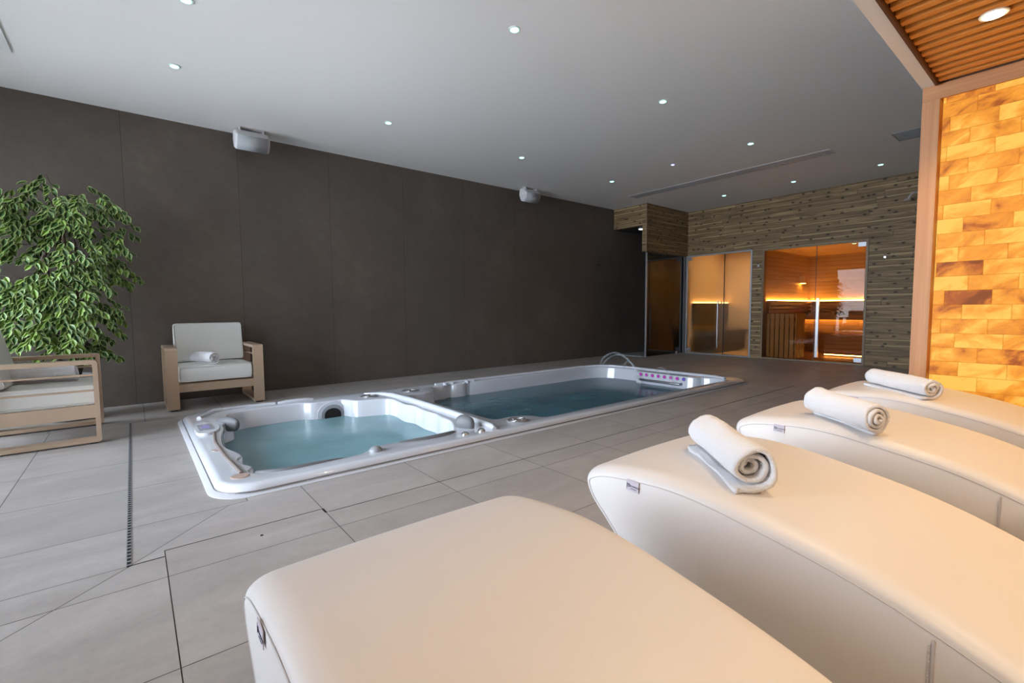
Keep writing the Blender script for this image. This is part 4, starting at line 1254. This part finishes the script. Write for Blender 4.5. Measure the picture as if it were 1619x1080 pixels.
ch = build_chair(); ch.location = (0.237, 5.745, 0); ch.rotation_euler.z = math.radians(0)
tag(ch, 'beige metal armchair with cream cushions facing the room beside the hot tub', 'armchair', 'armchairs by the dark wall')
c2 = copy_tree(ch); c2.location = (-0.222, 4.755, 0); c2.rotation_euler.z = math.pi / 2 + 0.02
tag(c2, 'beige metal armchair seen from its side at the left edge in front of the plant', 'armchair', 'armchairs by the dark wall')
towel((0.51, 6.08, 0.517), (0.66, 5.81, 0.517), 0.066, 7, 'small rolled white towel on the seat of the armchair beside the hot tub', turns=3.2, grp='rolled white towels')
towel((-0.80, 5.22, 0.526), (-0.37, 5.15, 0.526), 0.072, 8, 'large rolled white towel on the seat of the armchair at the left edge', turns=3.2, grp='rolled white towels')

# ------------------------------------------------------------------ artificial ficus
pl = empty('potted_ficus', (-0.48, 6.02, 0)); tag(pl, 'tall variegated ficus tree in a dark pot against the dark wall', 'plant')
bm = bmesh.new()
rings = []
for z_, r_ in ((0.0, 0.15), (0.02, 0.165), (0.38, 0.20), (0.42, 0.205), (0.42, 0.18), (0.36, 0.175)):
    rings.append([bm.verts.new((r_ * math.cos(2 * math.pi * k / 32), r_ * math.sin(2 * math.pi * k / 32), z_)) for k in range(32)])
for A, B in zip(rings, rings[1:]): bridge(bm, A, B)
bm.faces.new(rings[0][::-1]); link_bm('pot', bm, 'pot', pl, smooth=True, angle=40)
bm = bmesh.new(); disc(bm, (0, 0, 0.37), 0.176, 2, 32, h=0.005); link_bm('soil', bm, 'soil', pl)
bm = bmesh.new()
CLD = [(40, 325, 42, 0.0), (5, 320, 34, 0.1), (100, 325, 44, -0.05), (140, 320, 40, -0.1), (165, 345, 36, 0), (65, 372, 26, 0.1), (20, 380, 28, 0.0), (145, 385, 42, -0.1), (182, 398, 30, 0.0), (195, 430, 22, 0.1), (170, 430, 32, 0),
       (50, 425, 34, -0.1), (22, 452, 24, 0.0), (95, 425, 40, -0.15), (120, 455, 44, -0.15), (75, 465, 36, -0.15), (150, 470, 34, 0.0), (110, 505, 40, -0.2), (60, 500, 32, -0.1), (155, 515, 34, 0.0), (165, 545, 24, 0.0),
       (85, 525, 30, -0.15), (45, 525, 28, 0.0), (22, 515, 14, 0.05), (125, 540, 26, -0.1), (178, 485, 22, 0.0), (-35, 340, 45, 0.0), (-40, 430, 40, 0.1), (85, 272, 13, -0.05), (68, 290, 14, 0.0), (100, 360, 30, 0.1), (120, 405, 24, 0.1)]


def pix(px, py, y_):
    d_ = FW * 739.76 + RT * (px - 809.5) - UP * (py - 540); t = y_ / d_.y
    return Vector((0, 0, 1)) + d_ * t


PO = Vector(pl.location)
cl_w = []
for px, py, r_, dy in CLD:
    c = pix(px - 12, py + 4, 6.06 + dy * 1.1) - PO; cl_w.append((c, r_ * 0.0061))
tops = [(0.0, 0.0, 2.0), (0.05, 0.03, 1.75), (-0.08, 0.04, 1.7)]
for k, (dx, dy, zt) in enumerate(((0.02, 0.0, 2.0), (0.07, 0.02, 1.75), (-0.06, -0.03, 1.6))):
    tube(bm, [(dx * 0.6, dy, 0.36), (dx * 1.5 + 0.015, dy + 0.01, 0.7), (dx, dy - 0.01, 1.1), (dx * 1.8 - 0.01, dy, 1.5), (dx * 1.2, dy, zt)], [0.028, 0.026, 0.022, 0.018, 0.008], 8)
for c, r_ in cl_w:
    z0 = max(0.6, min(1.85, c.z - 0.15)); p0 = Vector((0.02, 0, z0)); mid_ = p0.lerp(c, 0.55) + Vector((0, 0, 0.06))
    tube(bm, [p0, mid_, c], [0.008, 0.005, 0.003], 5)
link_bm('trunk', bm, 'bark', pl, smooth=True)
LEAF = [(0.0, 0.0), (0.018, 0.019), (0.042, 0.028), (0.070, 0.020), (0.098, 0.0)]
bmA = bmesh.new()


def leaf(bm, p, d_, nrm, s, young):
    nrm = nrm.normalized(); d_ = (d_ - nrm * d_.dot(nrm) * 0.85).normalized(); w_ = d_.cross(nrm).normalized(); n2 = w_.cross(d_).normalized()
    def pt(u, v, h): return bm.verts.new(p + (d_ * u + w_ * v + n2 * h) * s)
    curve = lambda u: -1.6 * u * u + 0.2 * u
    out_l = [pt(u, v, curve(u) + abs(v) * 0.25) for u, v in LEAF]
    out_r = [out_l[0]] + [pt(u, -v, curve(u) + abs(v) * 0.25) for u, v in LEAF[1:-1]] + [out_l[-1]]
    inn = [(0.007, 0.0), (0.020, 0.0135), (0.043, 0.0215), (0.067, 0.0145), (0.088, 0.0)]
    il = [pt(u, v, curve(u) + abs(v) * 0.25) for u, v in inn]
    ir = [il[0]] + [pt(u, -v, curve(u) + abs(v) * 0.25) for u, v in inn[1:-1]] + [il[-1]]
    mid_ = [il[0]] + [pt(u, 0, curve(u) - 0.001) for u, v in inn[1:-1]] + [il[-1]]
    ci_ = 2 if young else 0
    for O, I in ((out_l, il), (out_r, ir)):
        for k in range(4):
            vs = [O[k], O[k + 1], I[k + 1], I[k]]
            f = bm.faces.new(vs); f.material_index = 1; f.smooth = True
    for I in (il, ir):
        for k in range(4):
            vs = []
            for v in (I[k], I[k + 1], mid_[k + 1], mid_[k]):
                if v not in vs: vs.append(v)
            if len(vs) > 2:
                f = bm.faces.new(vs); f.material_index = ci_; f.smooth = True


rl = random.Random(5)
for c, r_ in cl_w:
    cnt = int(1900 * r_ * r_) if r_ > 0.1 else 7
    sprays = max(2, cnt // 6)
    for s_ in range(sprays):
        while True:
            v = Vector((rl.uniform(-1, 1), rl.uniform(-1, 1), rl.uniform(-1, 1)))
            if 0.1 < v.length < 1: break
        base = c + Vector((v.x * r_, v.y * r_ * 0.85, v.z * r_ * 0.9))
        if base.y > 0.40: base.y = 0.40 - rl.random() * 0.1
        outw = Vector((base.x * 0.9, base.y - 0.12, 0.0)) + Vector((rl.uniform(-.3, .3), rl.uniform(-.3, .3), 0))
        outw = outw.normalized() * 0.8 + Vector((0, 0, -0.75 + rl.uniform(-.25, .5)))
        outw.normalize(); side_ = outw.cross(Vector((0, 0, 1))).normalized()
        for k in range(6):
            p = base + outw * (0.028 * k) + side_ * (0.01 if k % 2 else -0.01)
            dd = outw * 0.5 + side_ * (0.55 if k % 2 else -0.55) + Vector((0, 0, -0.7 + rl.uniform(-.3, .3)))
            nn = Vector((rl.uniform(-.6, .6), -1.0 + rl.uniform(-.4, .4), 0.45 + rl.uniform(-.3, .4)))
            sc_ = rl.uniform(0.62, 0.95)
            if p.y + dd.y * 0.09 > 0.47: p.y = 0.36
            leaf(bmA, p, dd, nn, sc_, rl.random() < ((0.42 if k > 2 else 0.2) if base.z < 1.5 else (0.3 if k > 2 else 0.12)))
lf = link_bm('foliage', bmA, ['leaf_dark', 'leaf_edge', 'leaf_young'], pl, recalc=False); lf['kind'] = 'stuff'
